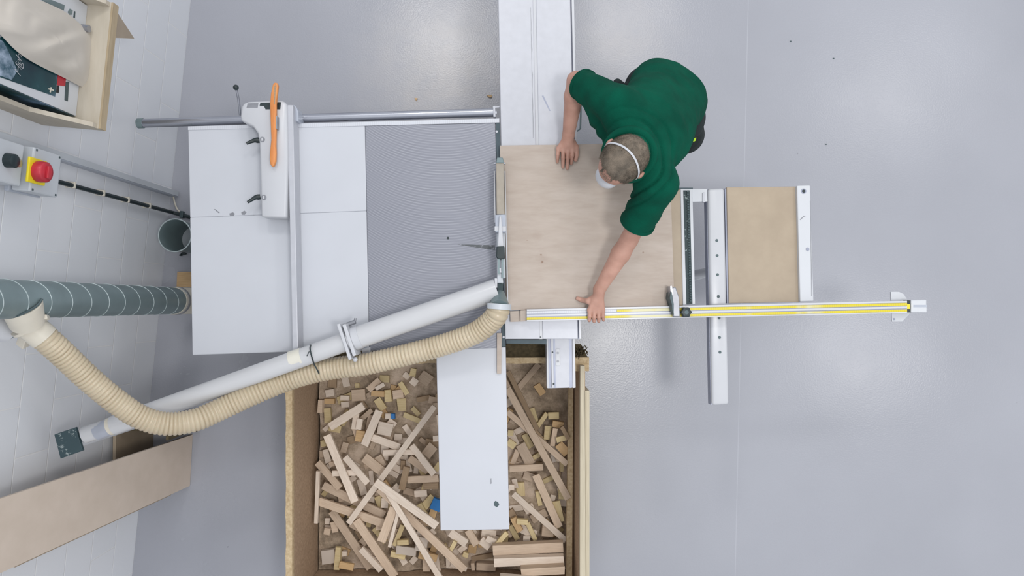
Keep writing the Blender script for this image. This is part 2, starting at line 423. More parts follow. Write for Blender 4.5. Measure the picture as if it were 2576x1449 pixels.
# ================================================================= PANEL SAW
saw = thing('panel_saw', 'large white sliding panel saw with ridged grey cast iron table', 'panel saw', (P(1100, 600, ZT).x, P(1100, 600, ZT).y, 0))
mb = MB().pix([(940, 330), (1245, 325), (1250, 840), (945, 845)], 0.80, 0.0)
obj('machine_body', mb, M['white'], saw, 0.01)
mb = MB().pix([(918, 316), (1246, 309), (1262, 868), (1262, 876), (929, 882)], ZT, ZT - 0.07)
cast = obj('cast_iron_table', mb, M['iron'], saw, 0.003, origin=(0, 0, 0)); cast['label'] = 'grey cast iron table with milled arcs'
mb = MB().tube([P(1127, 599, ZT - .0), P(1127, 599, ZT) + Vector((0, 0, .0012))], 0.006, 14); obj('oil_hole', mb, M['black'], saw)
for nm, pts in (('extension_table', [(473, 320), (917.8, 316), (922, 530.4), (478, 547.0)]), ('extension_table', [(478, 547.1), (922, 530.5), (928.8, 882), (734, 885), (484, 893)])):
    obj(nm, MB().pix(pts, ZT, ZT - 0.045), M['table_white'], saw, 0.003)
obj('extension_frame', MB().pix([(490, 500), (915, 485), (915, 570), (490, 585)], ZT - .0455, ZT - .07), M['table_white'], saw)
# dark tear-out marks on the white tables
for pts in ([(577, 537), (586, 534), (591, 538), (587, 543), (578, 542)], [(607, 534), (615, 530), (620, 534), (616, 540), (608, 540)], [(538, 526), (541, 526), (553, 535), (550, 536)]):
    obj('chip_mark', MB().pix(pts, ZT + .0006, ZT - .001), M['steel'], saw)
obj('dark_streak', MB().pix([(1150, 615), (1180, 615), (1245, 617), (1245, 629), (1200, 623)], ZT + .0004, ZT - .001), M['patchy'], saw)  # dark speckled streak tapering across the cast iron
# legs of the side extension
for x, y in ((520, 360), (530, 850), (880, 850), (880, 360)):
    q = P(x, y, 0.83); obj('leg', MB().box((q.x, q.y, 0.4175), .05, .05, .835), M['white'], saw, 0.004)
# rear outfeed table
obj('outfeed_table', MB().pix([(1097, 880), (1272, 873), (1281, 1332), (1108, 1335)], ZT, ZT - 0.05), M['table_white'], saw, 0.004)
obj('chip_mark', MB().pix([(1242, 1265), (1246, 1260), (1253, 1263), (1256, 1270), (1250, 1276), (1243, 1272)], ZT + .0006, ZT - .001), M['galv_dark'], saw)
obj('chip_mark', MB().pix([(1233, 1205), (1236, 1203), (1237, 1216), (1233, 1218)], ZT + .0006, ZT - .001), M['steel'], saw)
for x in (1125, 1262):
    obj('brace', MB().bar(P(x, 900, 0.80), P(x + 3, 1300, 0.80), .03, .05), M['white'], saw)
# throat strip
obj('throat_strip', MB().pix([(1247, 309), (1257, 309), (1272, 872), (1263, 872)], ZT - .002, ZT - .05), M['throat'], saw)
for x, y in ((1249.5, 331), (1267, 848)):
    obj('screw', MB().tube([P(x, y, ZT - .003), P(x, y, ZT + .001)], .0055, 12), M['alu'], saw)
# guide rail tube, scale, bracket
ra, rb = P(360, 310, .84), P(1246, 283, .84)
obj('guide_rail', MB().tube([ra, rb], 0.0205, 28), M['chrome'], saw, smooth=True)
obj('rail_cap', MB().tube([P(347, 310.5, .84), P(361, 310, .84)], 0.0235, 28), M['galv'], saw, smooth=True)
obj('rail_bracket', MB().pix([(1240, 266), (1246, 266), (1247, 294), (1241, 294)], .865, .79), M['alu'], saw, .002)
obj('rail_bolt', MB().tube([P(1240, 270, .86), P(1257, 269, .86)], .005, 10).tube([P(1245, 284, .86), P(1250, 284, .86)], .008, 10), M['alu'], saw)
s0 = P(473, 322, ZT); ang = dirs(473, 322, 1256, 303, ZT)
o = obj('measuring_scale', MB().pix([(473, 318), (1256, 298), (1256, 308), (473, 327)], ZT + .003, ZT - .03), M['scale_w'], saw, origin=s0, rotz=ang)
# sliding beam under the carriage
obj('sliding_beam', MB().pix([(1292, -320), (1440, -320), (1446, 850), (1300, 850)], .76, .50), M['alu_dark'], saw, .004)
obj('beam_base', MB().pix([(1290, 120), (1410, 120), (1415, 780), (1295, 780)], .5, 0.0), M['white'], saw, .01)

# ================================================================= RIP FENCE
fence = thing('rip_fence', 'white rip fence with cast housing clamped across the white side table', 'fence', P(700, 450, ZT))
obj('fence_profile', MB().pix([(722, 264), (737, 264), (750, 886), (736, 887)], ZT + .085, ZT + .002), M['alu'], fence, .003)
mbp = []
for (x, y) in ((607, 268), (613, 259), (624, 255), (700, 252), (714, 254), (721, 262), (722, 300), (724, 400), (720, 548), (657, 546), (654, 430), (652, 360), (648, 335), (636, 318), (620, 310), (606, 304), (604, 292)):
    mbp.append((x, y))
hz = ZT + .10
# main casting: rounded nose drops to the rail
housing = obj('fence_housing', MB().pix(mbp, hz, ZT + .004), M['white2'], fence, .012, smooth=True)
obj('fence_housing', MB().pix([(737, 262), (745, 268), (750, 280), (751, 305), (738, 305)], ZT + .05, ZT - .04), M['greyb'], fence, .005)
obj('warning_label', MB().pix([(623, 260), (650, 259), (648, 271), (620, 271)], hz + .0008, hz - .002), M['steel'], housing)
obj('warning_label', MB().pix([(655, 258), (679, 258), (679, 275), (668, 275), (664, 267), (653, 266)], hz + .0008, hz - .002), M['black'], housing)
obj('warning_label', MB().pix([(697, 257), (707, 257), (705, 275), (695, 275)], hz + .0008, hz - .002), M['black'], housing)
for x, y in ((660, 351), (664, 497)):
    q = P(x, y, hz)
    b = obj('clamp_bolt', MB().tube([q - Vector((0, 0, .004)), q + Vector((0, 0, .003))], .0115, 20), M['steel'], fence, smooth=True)
    obj('bolt_slot', MB().box(q + Vector((0, 0, .0036)), .006, .014, .001), M['white2'], b)
for (x0, y0), (x1, y1), (x2, y2) in (((655, 353), (640, 353), (620, 361)), ((655, 495), (642, 497), (623, 509))):
    a, b, c = P(x0, y0, ZT + .055), P(x1, y1, ZT + .062), P(x2, y2, ZT + .075)
    obj('clamp_lever', MB().tube([a, a.lerp(b, .5), b, b.lerp(c, .5), c], [.012, .013, .010, .0075, .0065], 14), M['black'], fence, smooth=True)
lv = obj('rod_lever', MB().tube([P(604, 290, ZT + .05), P(600, 250, ZT + .10), P(594, 222, ZT + .14)], .0055, 10), M['chrome'], fence, smooth=True)
obj('ball_knob', MB().ball(P(593.5, 220, ZT + .145), .0125), M['black'], lv, smooth=True)
# push stick
outl = [(686, 212), (690, 207), (697, 208), (699, 215), (697, 235), (694, 260), (694, 330), (693, 365), (694, 385), (693, 405), (689, 416), (685, 420), (680, 414), (678, 400), (679, 380), (682, 350), (680, 300), (679, 260), (681, 235)]
ps = tag(obj('push_stick', MB().pix(outl, hz + .032, hz + .012), M['push'], bevel=.004, smooth=True), 'orange wooden push stick lying on the white rip fence housing', 'push stick')
obj('edge_groove', MB().pix([(689.5, 220), (693, 212), (695.5, 214), (693, 236), (691.5, 262), (689, 262)], hz + .0326, hz + .03), M['off_dark'], ps)
ps2 = obj('magnet_holder', MB().pix([(692, 291), (697, 291), (697, 324), (692, 324)], hz + .03, hz + .001), M['steel'], ps, .002)

# ================================================================= SLIDING TABLE CARRIAGE
ST = 0.89
sl = thing('sliding_table', 'long white aluminium sliding table carriage running past the cast iron table', 'saw table', P(1350, 400, .77))
obj('table_profile', MB().pix([(1247, -300), (1335, -300), (1358, 853), (1271, 853)], ST, ST - .11), M['alu'], sl, .003)
obj('table_profile', MB().pix([(1342, -300), (1428, -300), (1454, 853), (1365, 853)], ST, ST - .11), M['alu'], sl, .003)
obj('slot_strip', MB().pix([(1335, -300), (1342, -300), (1365, 853), (1355, 853)], ST - .004, ST - .10), M['white2'], sl)
obj('edge_groove', MB().pix([(1428, -300), (1431, -300), (1457, 853), (1454, 853)], ST - .02, ST - .11), M['alu_dark'], sl)
obj('edge_rail', MB().pix([(1431, -300), (1438, -300), (1462, 853), (1457, 853)], ST, ST - .11), M['white2'], sl, .002)
obj('dark_lower_edge', MB().pix([(1273, 854), (1375, 854), (1375, 866), (1274, 864)], ST - .03, ST - .10), M['throat'], sl)
obj('slot_bolt', MB().tube([P(1360, 848, ST), P(1360, 848, ST + .001)], .003, 10), M['black'], sl)
obj('end_hook', MB().tube([P(1462, 255, .83), P(1460, 324, .83), P(1452, 330, .83)], .004, 8), M['galv'], sl)
jg = []
for i in range(26):
    y = 20 + i * 13 + random.uniform(-3, 3); x = 1334.5 + (y) * .0195
    jg.append((x + random.uniform(.2, 2.6), y))
x_ = lambda y: 1334.6 + y * .0195
obj('worn_paint_line', MB().pix([(a, b) for a, b in jg] + [(x_(b) - .6, b) for a, b in reversed(jg)], ST + .0006, ST - .001), M['steel'], sl)
obj('scratch', MB().pix([(1363, 241), (1367, 240), (1385, 279), (1382, 279)], ST + .0005, ST - .001), M['alu_dark'], sl)
# rail extension at the rear end
rl = thing('rail_extension', 'ribbed aluminium rail end sticking out below the white sliding table', 'rail', P(1410, 915, .6))
obj('rail_base', MB().pix([(1374, 840), (1444, 840), (1446, 975), (1377, 977)], .76, .64), M['alu'], rl, .002)
for a, b, m_, zz in ((1379, 1385, 'alu_dark', .001), (1386, 1391, 'white2', .014), (1391.5, 1396, 'alu_dark', .001), (1431, 1438, 'alu_dark', .001), (1440, 1446, 'white2', .010), (1374.5, 1378, 'white2', .010)):
    obj('rib' if m_ == 'white2' else 'groove', MB().pix([(a, 840), (b, 840), (b + 2, 975), (a + 2, 976)], .76 + zz, .759), M[m_], rl)
pl = obj('screw_plate', MB().pix([(1399, 878), (1408, 878), (1409, 920), (1399, 920)], .766, .76), M['white2'], rl, .001)
for y in (888, 909): obj('screw', MB().tube([P(1403.5, y, .766), P(1403.5, y, .7685)], .0055, 14), M['steel'], pl)
obj('screw', MB().tube([P(1390, 886, .775), P(1390, 886, .776)], .004, 8).tube([P(1393, 966, .775), P(1393, 966, .776)], .005, 8), M['black'], rl)

# ================================================================= PLYWOOD WORKPIECE
ang = dirs(1258, 368, 1690, 368, ST)
wp = tag(obj('plywood_panel', MB().pix([(1257, 366), (1525, 362), (1684, 361), (1697, 774), (1274, 780)], ST + .02, ST + .001), M['ply'], bevel=.0012, origin=P(1258, 780, ST), rotz=ang),
    'large pale birch plywood panel lying on the sliding table under the worker hands', 'wood panel')
tag(obj('wood_block', MB().pix([(1283, 783), (1307, 782), (1308, 809), (1284, 810)], ST + .02, ST + .001), M['ply'], bevel=.001), 'square pale wood block at the rear corner of the plywood panel', 'wood block')
tag(obj('wood_block', MB().pix([(1309, 781), (1325, 780), (1326, 808), (1309, 809)], ST + .032, ST + .001), M['ply'], bevel=.001), 'narrow pale wood block touching the left end of the measuring fence', 'wood block')
tag(obj('wood_strip', MB().pix([(1250, 838), (1262, 838), (1261, 940), (1250, 940)], ZT + .014, ZT + .002), M['ply'], bevel=.001), 'thin pale wood strip lying on the white outfeed table beside the hose', 'wood strip')

# ================================================================= OUTRIGGER CROSSCUT TABLE
og = thing('crosscut_table', 'white framed outrigger table with tan panel and perforated beam right of worker', 'saw table', P(1860, 600, .8))
ZO = .885
obj('wood_ledge', MB().pix([(1686, 476), (1713, 476), (1718, 770), (1694, 772)], ZO, ZO - .03), M['tan'], og, .002)
rf = obj('roller_frame', MB().pix([(1712, 474), (1742, 474), (1749, 766), (1718, 767)], ZO + .004, ZO - .05), M['white'], og, .002)
obj('frame_end_cap', MB().pix([(1708, 472), (1743, 472), (1743, 475), (1708, 475)], ZO + .006, ZO - .05), M['throat'], og)
obj('roller_strip', MB().pix([(1719, 479), (1735, 479), (1742, 765), (1727, 766)], ZO + .0055, ZO), M['dusty_black'], rf)
rk = Vector((0, 0, .0035))
for i in range(44):
    y = 482 + i * 6.4; x = 1730 + (y - 480) * .025
    obj('roller', MB().tube([P(x - 2.5, y, ZO + .008), P(x + 2.5, y + .4, ZO + .008)], .0042, 8), M['galv_dark'], rf)
obj('link_plate', MB().pix([(1741, 475), (1779, 475), (1780, 507), (1742, 508)], ZO - .01, ZO - .03), M['white'], og, .002)
obj('hinge', MB().pix([(1768, 485), (1773, 484), (1774, 509), (1768, 509)], ZO - .003, ZO - .02), M['alu'], og, .002)
bm_ = obj('telescopic_beam', MB().pix([(1781, 474), (1823, 473), (1834, 1018), (1792, 1020)], ZO - .005, ZO - .07), M['white2'], og, .012, smooth=True)
obj('beam_side_lip', MB().pix([(1777, 476), (1781, 476), (1792, 1018), (1788, 1018)], ZO - .025, ZO - .07), M['alu_dark'], og)  # lower grey lip along the left side of the beam
for x, y in ((1803, 605), (1804, 643), (1805, 691), (1807, 746), (1809, 800), (1810, 849), (1811, 886)):
    q = P(x, y, ZO - .005); obj('beam_hole', MB().tube([q - Vector((0, 0, .002)), q + Vector((0, 0, .0008))], .0068, 16), M['galv_dark'], bm_)
obj('panel_lip', MB().pix([(1823, 474), (1829, 474), (1834, 762), (1829, 763)], ZO - .008, ZO - .03), M['alu_dark'], og)
tp = obj('laminate_panel', MB().pix([(1828, 471), (2005, 469), (2011, 760), (1834, 763)], ZO, ZO - .03), M['tan'], og, .002); tp['label'] = 'tan laminate panel'
obj('panel_lip', MB().pix([(2004, 469), (2008, 469), (2014, 759), (2010, 760)], ZO - .004, ZO - .03), M['alu_dark'], og)
eb = obj('end_bar', MB().pix([(2005, 467), (2038, 466), (2047, 758), (2013, 759)], ZO + .02, ZO - .04), M['white'], og, .004)
q = P(2021.5, 481, ZO + .02); obj('bolt_hole', MB().tube([q - Vector((0, 0, .002)), q + Vector((0, 0, .001))], .0125, 18), M['alu_dark'], eb); obj('bolt_hole', MB().tube([q, q + Vector((0, 0, .0018))], .0075, 18), M['black'], eb)
q = P(2031.5, 627, ZO + .02); obj('screw', MB().tube([q - Vector((0, 0, .002)), q + Vector((0, 0, .002))], .008, 18), M['alu_dark'], eb)
obj('scratch', MB().pix([(2012, 552), (2022, 543), (2028, 543), (2021, 546), (2014, 554)], ZO + .0206, ZO + .019), M['steel'], eb)
obj('edge_groove', MB().pix([(2038, 505), (2039.5, 505), (2043, 745), (2041, 745)], ZO + .0206, ZO + .019), M['steel'], eb)
# swing arm below
obj('swing_arm', MB().bar(P(1500, 760, .30), P(1812, 676, .34), .05, .06), M['white'], og, .004)
q = P(1790, 690, .3); obj('support_post', MB().tube([(P(1806, 680, .8).x, P(1806, 680, .8).y, .34), (P(1806, 680, .8).x, P(1806, 680, .8).y, .82)], .022, 16), M['white'], og, smooth=True)

# ================================================================= CROSSCUT FENCE
cf = thing('crosscut_fence', 'long white aluminium measuring fence with yellow scales beside the tan panel', 'fence', P(1800, 780, ST))
ZF = .945
x0, x1 = 1325, 2282
ya = lambda x: 778 - (x - 1325) * .0225        # upper edge
yb = lambda x: 808 - (x - 1325) * .0215        # lower edge
def fstrip(f0, f1, xa, xb): return [(xa, ya(xa) + (yb(xa) - ya(xa)) * f0), (xb, ya(xb) + (yb(xb) - ya(xb)) * f0), (xb, ya(xb) + (yb(xb) - ya(xb)) * f1), (xa, ya(xa) + (yb(xa) - ya(xa)) * f1)]
obj('fence_profile', MB().pix(fstrip(0, 1, x0, x1), ZF - .006, ZF - .050), M['alu'], cf, .001)
fo = P(1325, 790, ZF); fa = dirs(1325, 790, 2282, 768, ZF)
for f0, f1 in ((0, .16), (.45, .62), (.9, 1.0)):
    obj('fence_ridge', MB().pix(fstrip(f0, f1, x0, x1), ZF, ZF - .007), M['white2'], cf, .0008)
obj('t_slot', MB().pix(fstrip(.40, .45, x0, x1), ZF - .0055, ZF - .01), M['alu_dark'], cf)
obj('t_slot', MB().pix(fstrip(.62, .68, x0, x1), ZF - .0055, ZF - .01), M['alu_dark'], cf)
obj('measuring_scale', MB().pix(fstrip(.18, .39, 1552, x1), ZF - .003, ZF - .007), M['tape_y'], cf, origin=fo, rotz=fa)
obj('measuring_scale', MB().pix(fstrip(.18, .39, x0, 1551), ZF - .0034, ZF - .007), M['scale_w'], cf, origin=fo, rotz=fa)
obj('measuring_scale', MB().pix(fstrip(.70, .89, x0, x1), ZF - .003, ZF - .007), M['tape_y'], cf, origin=fo, rotz=fa)
ee = obj('extension_end', MB().pix([(2292, 755), (2331, 754), (2331, 765), (2332, 775), (2332, 786), (2292, 786)], ZF - .01, ZF - .045), M['white'], cf, .004)
obj('end_groove', MB().pix([(2298, 767), (2332, 767), (2332, 773), (2298, 773)], ZF - .0095, ZF - .012), M['greyb'], ee)
obj('end_clamp', MB().pix([(2281, 755), (2292, 756), (2292, 786), (2281, 786)], ZF - .015, ZF - .045), M['black'], cf)
obj('end_clamp', MB().pix([(2278, 765), (2289, 765), (2289, 777), (2278, 777)], ZF - .006, ZF - .02), M['yellow'], cf)
obj('end_bracket', MB().pix([(2241, 734), (2262, 734), (2274, 740), (2284, 757), (2290, 788), (2270, 809), (2244, 809)], ZF - .06, ZF - .068), M['white'], cf, .001)
obj('screw', MB().tube([P(2249, 803, ZF - .06), P(2249, 803, ZF - .058)], .005, 10), M['alu_dark'], cf)
# flip stop
fs = obj('flip_stop', MB().pix([(1689, 724), (1700, 722), (1709, 748), (1711, 797), (1694, 797), (1690, 770), (1684, 752), (1684, 736)], ZF + .035, ZF + .012), M['steel'], cf, .004)
obj('stop_arm', MB().pix([(1687, 735), (1690, 734), (1695, 765), (1695, 792), (1691, 780), (1690, 765), (1685, 750)], ZF + .05, ZF - .04), M['galv_dark'], fs, .001)
obj('stop_foot', MB().pix([(1686, 720), (1690, 719), (1694, 740), (1688, 745)], ZF + .04, ZF - .03), M['chrome'], fs)
kn = MB(); c0 = P(1727, 785.5, ZF + .03)
kp = [];
for k in range(48):
    a = 2 * math.pi * k / 48; r = .0225 + .0025 * math.cos(6 * a); kp.append((c0.x + r * math.cos(a), c0.y + r * math.sin(a)))
kn.prism(kp, ZF, ZF + .03)
kn_ = obj('star_knob', kn, M['black'], cf, .003, smooth=True)
obj('knob_cap', MB().tube([c0, c0 + Vector((0, 0, .002))], .0095, 20), M['galv_dark'], kn_)

# ================================================================= GUARD BOOM
ZP = 1.02
bo = thing('guard_boom', 'white overhead pipe boom carrying the blade guard from a floor post', 'saw guard', (P(170, 1115, ZP).x, P(170, 1115, ZP).y, 0))
q = P(178, 1113, ZP)
obj('floor_post', MB().tube([(q.x + .01, q.y, 0.0), (q.x + .01, q.y, ZP - .02)], .030, 20), M['white'], bo, smooth=True)
obj('top_plate', MB().pix([(136, 1093), (190, 1075), (208, 1134), (152, 1154)], ZP + .03, ZP + .015), M['plate'], bo, .002)
pa, pb, pc, pd, pe = P(214, 1094, ZP), P(236, 1088, ZP), P(292, 1068, ZP), P(878, 857, ZP), P(1250, 729, ZP)
obj('plate_arm', MB().bar(P(185, 1104, ZP - .03), P(235, 1087, ZP - .03), .03, .02), M['galv_dark'], bo)
obj('boom_pipe', MB().tube([pa, pc], .037, 28), M['pipe'], bo, smooth=True)
obj('duct_tape_band', MB().tube([P(244, 1086, ZP), P(278, 1073, ZP)], .0385, 28), M['duct_tape'], bo, smooth=True)
obj('tape_band', MB().tube([P(276, 1073.5, ZP), P(288, 1069, ZP)], .0392, 28), M['cream'], bo, smooth=True)
obj('boom_pipe', MB().tube([P(286, 1070, ZP), pd], .0425, 32), M['pipe'], bo, smooth=True)
obj('boom_pipe', MB().tube([pd, pe], .050, 32), M['pipe'], bo, smooth=True)
obj('tape_band', MB().tube([P(732, 908, ZP), P(762, 898, ZP)], .0432, 32), M['tape_clear'], bo, smooth=True)
ax = (pe - pd).normalized(); lat = Vector((-ax.y, ax.x, 0))
def gate(c, t, w, h): return MB().box(c, t, w, h, Matrix((ax, lat, Vector((0, 0, 1)))).transposed())
gc = P(880, 856, ZP)
g1 = obj('gate_flange', gate(gc - ax * .012, .014, .165, .12), M['white2'], bo, .003)
obj('gate_flange', gate(gc + ax * .010, .016, .145, .11), M['white2'], bo, .003)
obj('gate_foot', MB().ball(gc - lat * .088 + Vector((0, 0, .02)), .011), M['white2'], g1, smooth=True)
obj('pipe_clamp_screw', MB().tube([gc + lat * .07 + ax * .01, gc + lat * .07 + ax * .05], .010, 12).tube([gc + lat * .066 + ax * .045, gc + lat * .085 + ax * .055], .005, 8), M['steel'], bo, smooth=True)
obj('pipe_collar', MB().tube([gc + ax * .02, gc + ax * .05], .0525, 32), M['white2'], bo, smooth=True)
obj('gate_lug', MB().pix([(909, 878), (930, 873), (930, 892), (912, 894)], ZT + .03, ZT - .03), M['white2'], bo, .003)
# blade guard
gz = ZT + .13
gd = obj('guard_hood', MB().pix([(1247, 410), (1268, 410), (1270, 540), (1249, 540)], gz, ST + .03), M['guard'], bo, .004)
obj('guard_nose', MB().pix([(1250, 396), (1265, 396), (1268, 410), (1248, 410)], gz - .01, ST + .03), M['galv'], gd, .003)
obj('nose_roller', MB().tube([P(1242, 411, gz - .02), P(1271, 411, gz - .02)], .0045, 12), M['chrome'], gd)
obj('side_plate', MB().pix([(1242, 430), (1245, 430), (1247, 560), (1244, 560)], gz - .03, ST + .025), M['white2'], gd)
obj('side_plate', MB().pix([(1269, 430), (1271.5, 430), (1279, 775), (1276, 775)], gz - .04, ST + .025), M['white2'], gd)
obj('guard_cover', MB().pix([(1245, 540), (1271, 539), (1273, 585), (1246, 585)], gz + .004, gz - .05), M['greyb'], bo, .004)
obj('guard_cover', MB().pix([(1249, 585), (1270, 585), (1272, 700), (1250, 700)], gz - .02, gz - .07), M['grey'], bo, .004)
obj('guard_spine', MB().pix([(1256, 544), (1261, 544), (1267, 622), (1252, 622)], gz + .02, gz - .01), M['white2'], bo, .003)
obj('guard_band', MB().pix([(1244, 569), (1273, 569), (1273, 581), (1244, 581)], gz + .007, gz - .04), M['white2'], bo, .002)
obj('lever_block', MB().pix([(1249, 620), (1269, 619), (1270, 650), (1265, 652), (1253, 652), (1248, 646)], gz + .035, gz - .02), M['black'], bo, .004)
obj('parallel_link', MB().bar(P(1255, 650, gz + .02), P(1255, 690, gz + .02), .008, .02).bar(P(1264, 650, gz + .02), P(1264, 700, gz + .02), .008, .02), M['galv'], bo)
obj('link_block', MB().pix([(1252, 678), (1264, 676), (1266, 712), (1250, 712)], gz + .02, gz - .04), M['grey'], bo, .003)
obj('link_pin', MB().tube([P(1258, 675, gz + .025), P(1259, 686, gz + .025)], .006, 10), M['white2'], bo)
obj('pivot_plate', MB().pix([(1244, 700), (1251, 700), (1251, 724), (1244, 724)], gz + .03, gz - .06), M['white2'], bo, .002)
obj('dark_arm', MB().pix([(1252, 711), (1266, 711), (1265, 738), (1252, 742), (1249, 745)], gz + .01, gz - .04), M['dusty_black'], bo, .003)
obj('hose_spigot', MB().tube([P(1258, 735, 1.0), P(1256, 752, 1.03), P(1256, 770, 1.06), P(1256, 778, 1.08)], [.018, .034, .044, .047], 24), M['galv'], bo, smooth=True)

# ================================================================= DUST HOSE
hp = [(1256, 766, 1.08), (1252, 786, 1.08), (1238, 806, 1.06), (1195, 838, 1.03), (1120, 866, 1.00), (1020, 893, .99), (920, 916, .98), (850, 925, .97), (790, 936, .97), (720, 957, .97), (640, 990, 1.00),
      (560, 1027, 1.04), (490, 1057, 1.10), (420, 1066, 1.15), (355, 1050, 1.20), (290, 1008, 1.26), (220, 950, 1.33), (160, 893, 1.40), (112, 850, 1.46), (86, 828, 1.48)]
cpts = catmull([P(x, y, z) for x, y, z in hp], 40)
# resample by length
ds = [0.0]
for i in range(1, len(cpts)): ds.append(ds[-1] + (cpts[i] - cpts[i - 1]).length)
L = ds[-1]; step = .0024; res = []; j = 0
for k in range(int(L / step)):
    t = k * step
    while ds[j + 1] < t: j += 1
    res.append(cpts[j].lerp(cpts[j + 1], (t - ds[j]) / max(ds[j + 1] - ds[j], 1e-9)))
rad = [.0475 + .0030 * (abs(math.sin(math.pi * i * step / .0165)) ** .6 * 2 - 1) for i in range(len(res))]
hose = tag(obj('dust_hose', MB().tube(res, rad, 28), M['hose'], smooth=True), 'cream ribbed extraction hose looping from the wall duct to the blade guard', 'hose')
obj('hose_cuff', MB().tube([P(1256, 764, 1.085), P(1255, 778, 1.085)], .053, 28), M['grey'], hose, smooth=True)
obj('hose_cuff', MB().tube([P(112, 850, 1.46), P(78, 822, 1.49)], .052, 28), M['cream'], hose, smooth=True)
# cable tie
tq = P(790, 918, 1.0)
tp_ = catmull([P(782, 868, ZP + .02), P(780, 876, ZP + .052), P(783, 893, ZP + .056), P(790, 915, ZP + .02), P(799, 932, ZP + .012), P(804, 944, ZP - .02), P(803, 946, ZP - .06), P(785, 900, ZP - .09), P(778, 872, ZP - .04), P(781, 868, ZP + .01)], 8)
ct = tag(obj('cable_tie', MB().tube(tp_, .003, 8), M['black'], smooth=True), 'thin dark cable tie strapping the cream hose to the white pipe', 'cable tie')
obj('tie_tail', MB().tube([P(778, 884, ZP + .055), P(772, 896, ZP + .06)], .002, 6), M['black'], ct)

# ================================================================= SPIRAL DUCT
DX, DY, DR = -1.80, .018, .0705
dc = thing('spiral_duct', 'galvanised spiral duct running down the white wall beside the saw', 'duct', (DX, DY, .12))
pipe_ = obj('duct_pipe', MB().tube([(DX, DY, .36), (DX, DY, 3.4)], DR, 48), M['galv'], dc, smooth=True)
hx = []; pit = .128
for i in range(int((3.4 - .36) / pit * 40)):
    a = i / 40 * 2 * math.pi; hx.append(Vector((DX + (DR + .0005) * math.cos(a), DY + (DR + .0005) * math.sin(a), .36 + pit * i / 40)))
obj('spiral_seam', MB().tube(hx, .0018, 6), M['galv_light'], pipe_)
obj('duct_boot', MB().tube(catmull([Vector((DX, DY, .40)), Vector((DX, DY, .28)), Vector((DX + .05, DY, .20)), Vector((DX + .16, DY, .17)), Vector((DX + .40, DY, .17))], 8), .073, 32), M['cream'], dc, smooth=True)
obj('duct_clamp', MB().tube([(DX, DY, .355), (DX, DY, .372)], DR + .006, 40), M['steel'], dc, smooth=True)
obj('duct_stand', MB().box((DX + .25, DY, .05), .06, .12, .10), M['galv_dark'], dc)
# branch
b0 = Vector((DX + .016, DY - .012, 1.60)); b1 = P(68, 812, 1.53); b2 = P(92, 833, 1.475)
br_ = obj('branch_collar', MB().tube([b0, b0.lerp(b1, .5), b1], [.068, .064, .058], 32), M['cream'], dc, smooth=True)
obj('clamp_ring', MB().tube([P(66, 812, 1.515), P(72, 817, 1.508)], .064, 32), M['cream'], br_, smooth=True)
dd = (b2 - b1).normalized()
obj('sealant_line', MB().tube(catmull([P(x, y, 4.2 - (1.80 - .0705 * math.sqrt(max(0, 1 - ((752 - y) / 47) ** 2)) - .004) * 1800 / (1290 - x)) for x, y in ((10, 799), (26, 799), (48, 793), (72, 782), (94, 768), (106, 752))], 6), .0045, 6), M['galv_dark'], br_)
obj('gate_blade', MB().ext([P(18, 856, 1.44), P(52, 836, 1.44), P(66, 820, 1.50), P(30, 822, 1.50)], Vector((0, 0, -.01))), M['galv'], dc, .001)
obj('gate_frame', MB().bar(P(60, 812, 1.53), P(122, 797, 1.50), .018, .045), M['cream'], dc, .003)
obj('gate_frame', MB().bar(P(58, 868, 1.42), P(66, 842, 1.45), .035, .035), M['cream'], dc, .003)
obj('side_stub', MB().tube([P(-40, 820, 1.56), P(-10, 824, 1.54), P(18, 832, 1.50)], [.055, .05, .045], 24), M['white2'], dc, smooth=True)

# ================================================================= WALL ITEMS
def wbar(p0, p1, off, width, depth):
    a, b = W(*p0, off), W(*p1, off)
    d = (b - a).normalized(); side = WU
    return a, b
# trunking
a = W(-60, 325, .03); b = W(436, 484, .03)
x_w = ((a + b) / 2 - WA).dot(WU); zt_ = a.z
def wbox(u, z0, z1, w, d0, d1):               # box on the wall: centre u along wall, heights, width, offsets from the wall
    mb = MB(); c = WA + WU * u
    p = [c + WU * s_ * w / 2 + WN * d_ for s_, d_ in ((-1, d0), (1, d0), (1, d1), (-1, d1))]
    return mb.prism(p, z0, z1)
u_t = (W(440, 485, .045) - WA).dot(WU); u_t2 = (W(120, 385, .045) - WA).dot(WU)
u_tr = (u_t + u_t2) / 2
tr = thing('cable_trunking', 'long pale plastic cable trunking running down the wall to the floor', 'trunking', WA + WU * u_tr)
obj('trunking_body', wbox(u_tr, 0.02, 2.6, .034, 0.0, .05), M['greyb'], tr, .002)
obj('trunking_lid', wbox(u_tr - .002, 0.02, 2.6, .028, .05, .054), M['grey'], tr, .001)
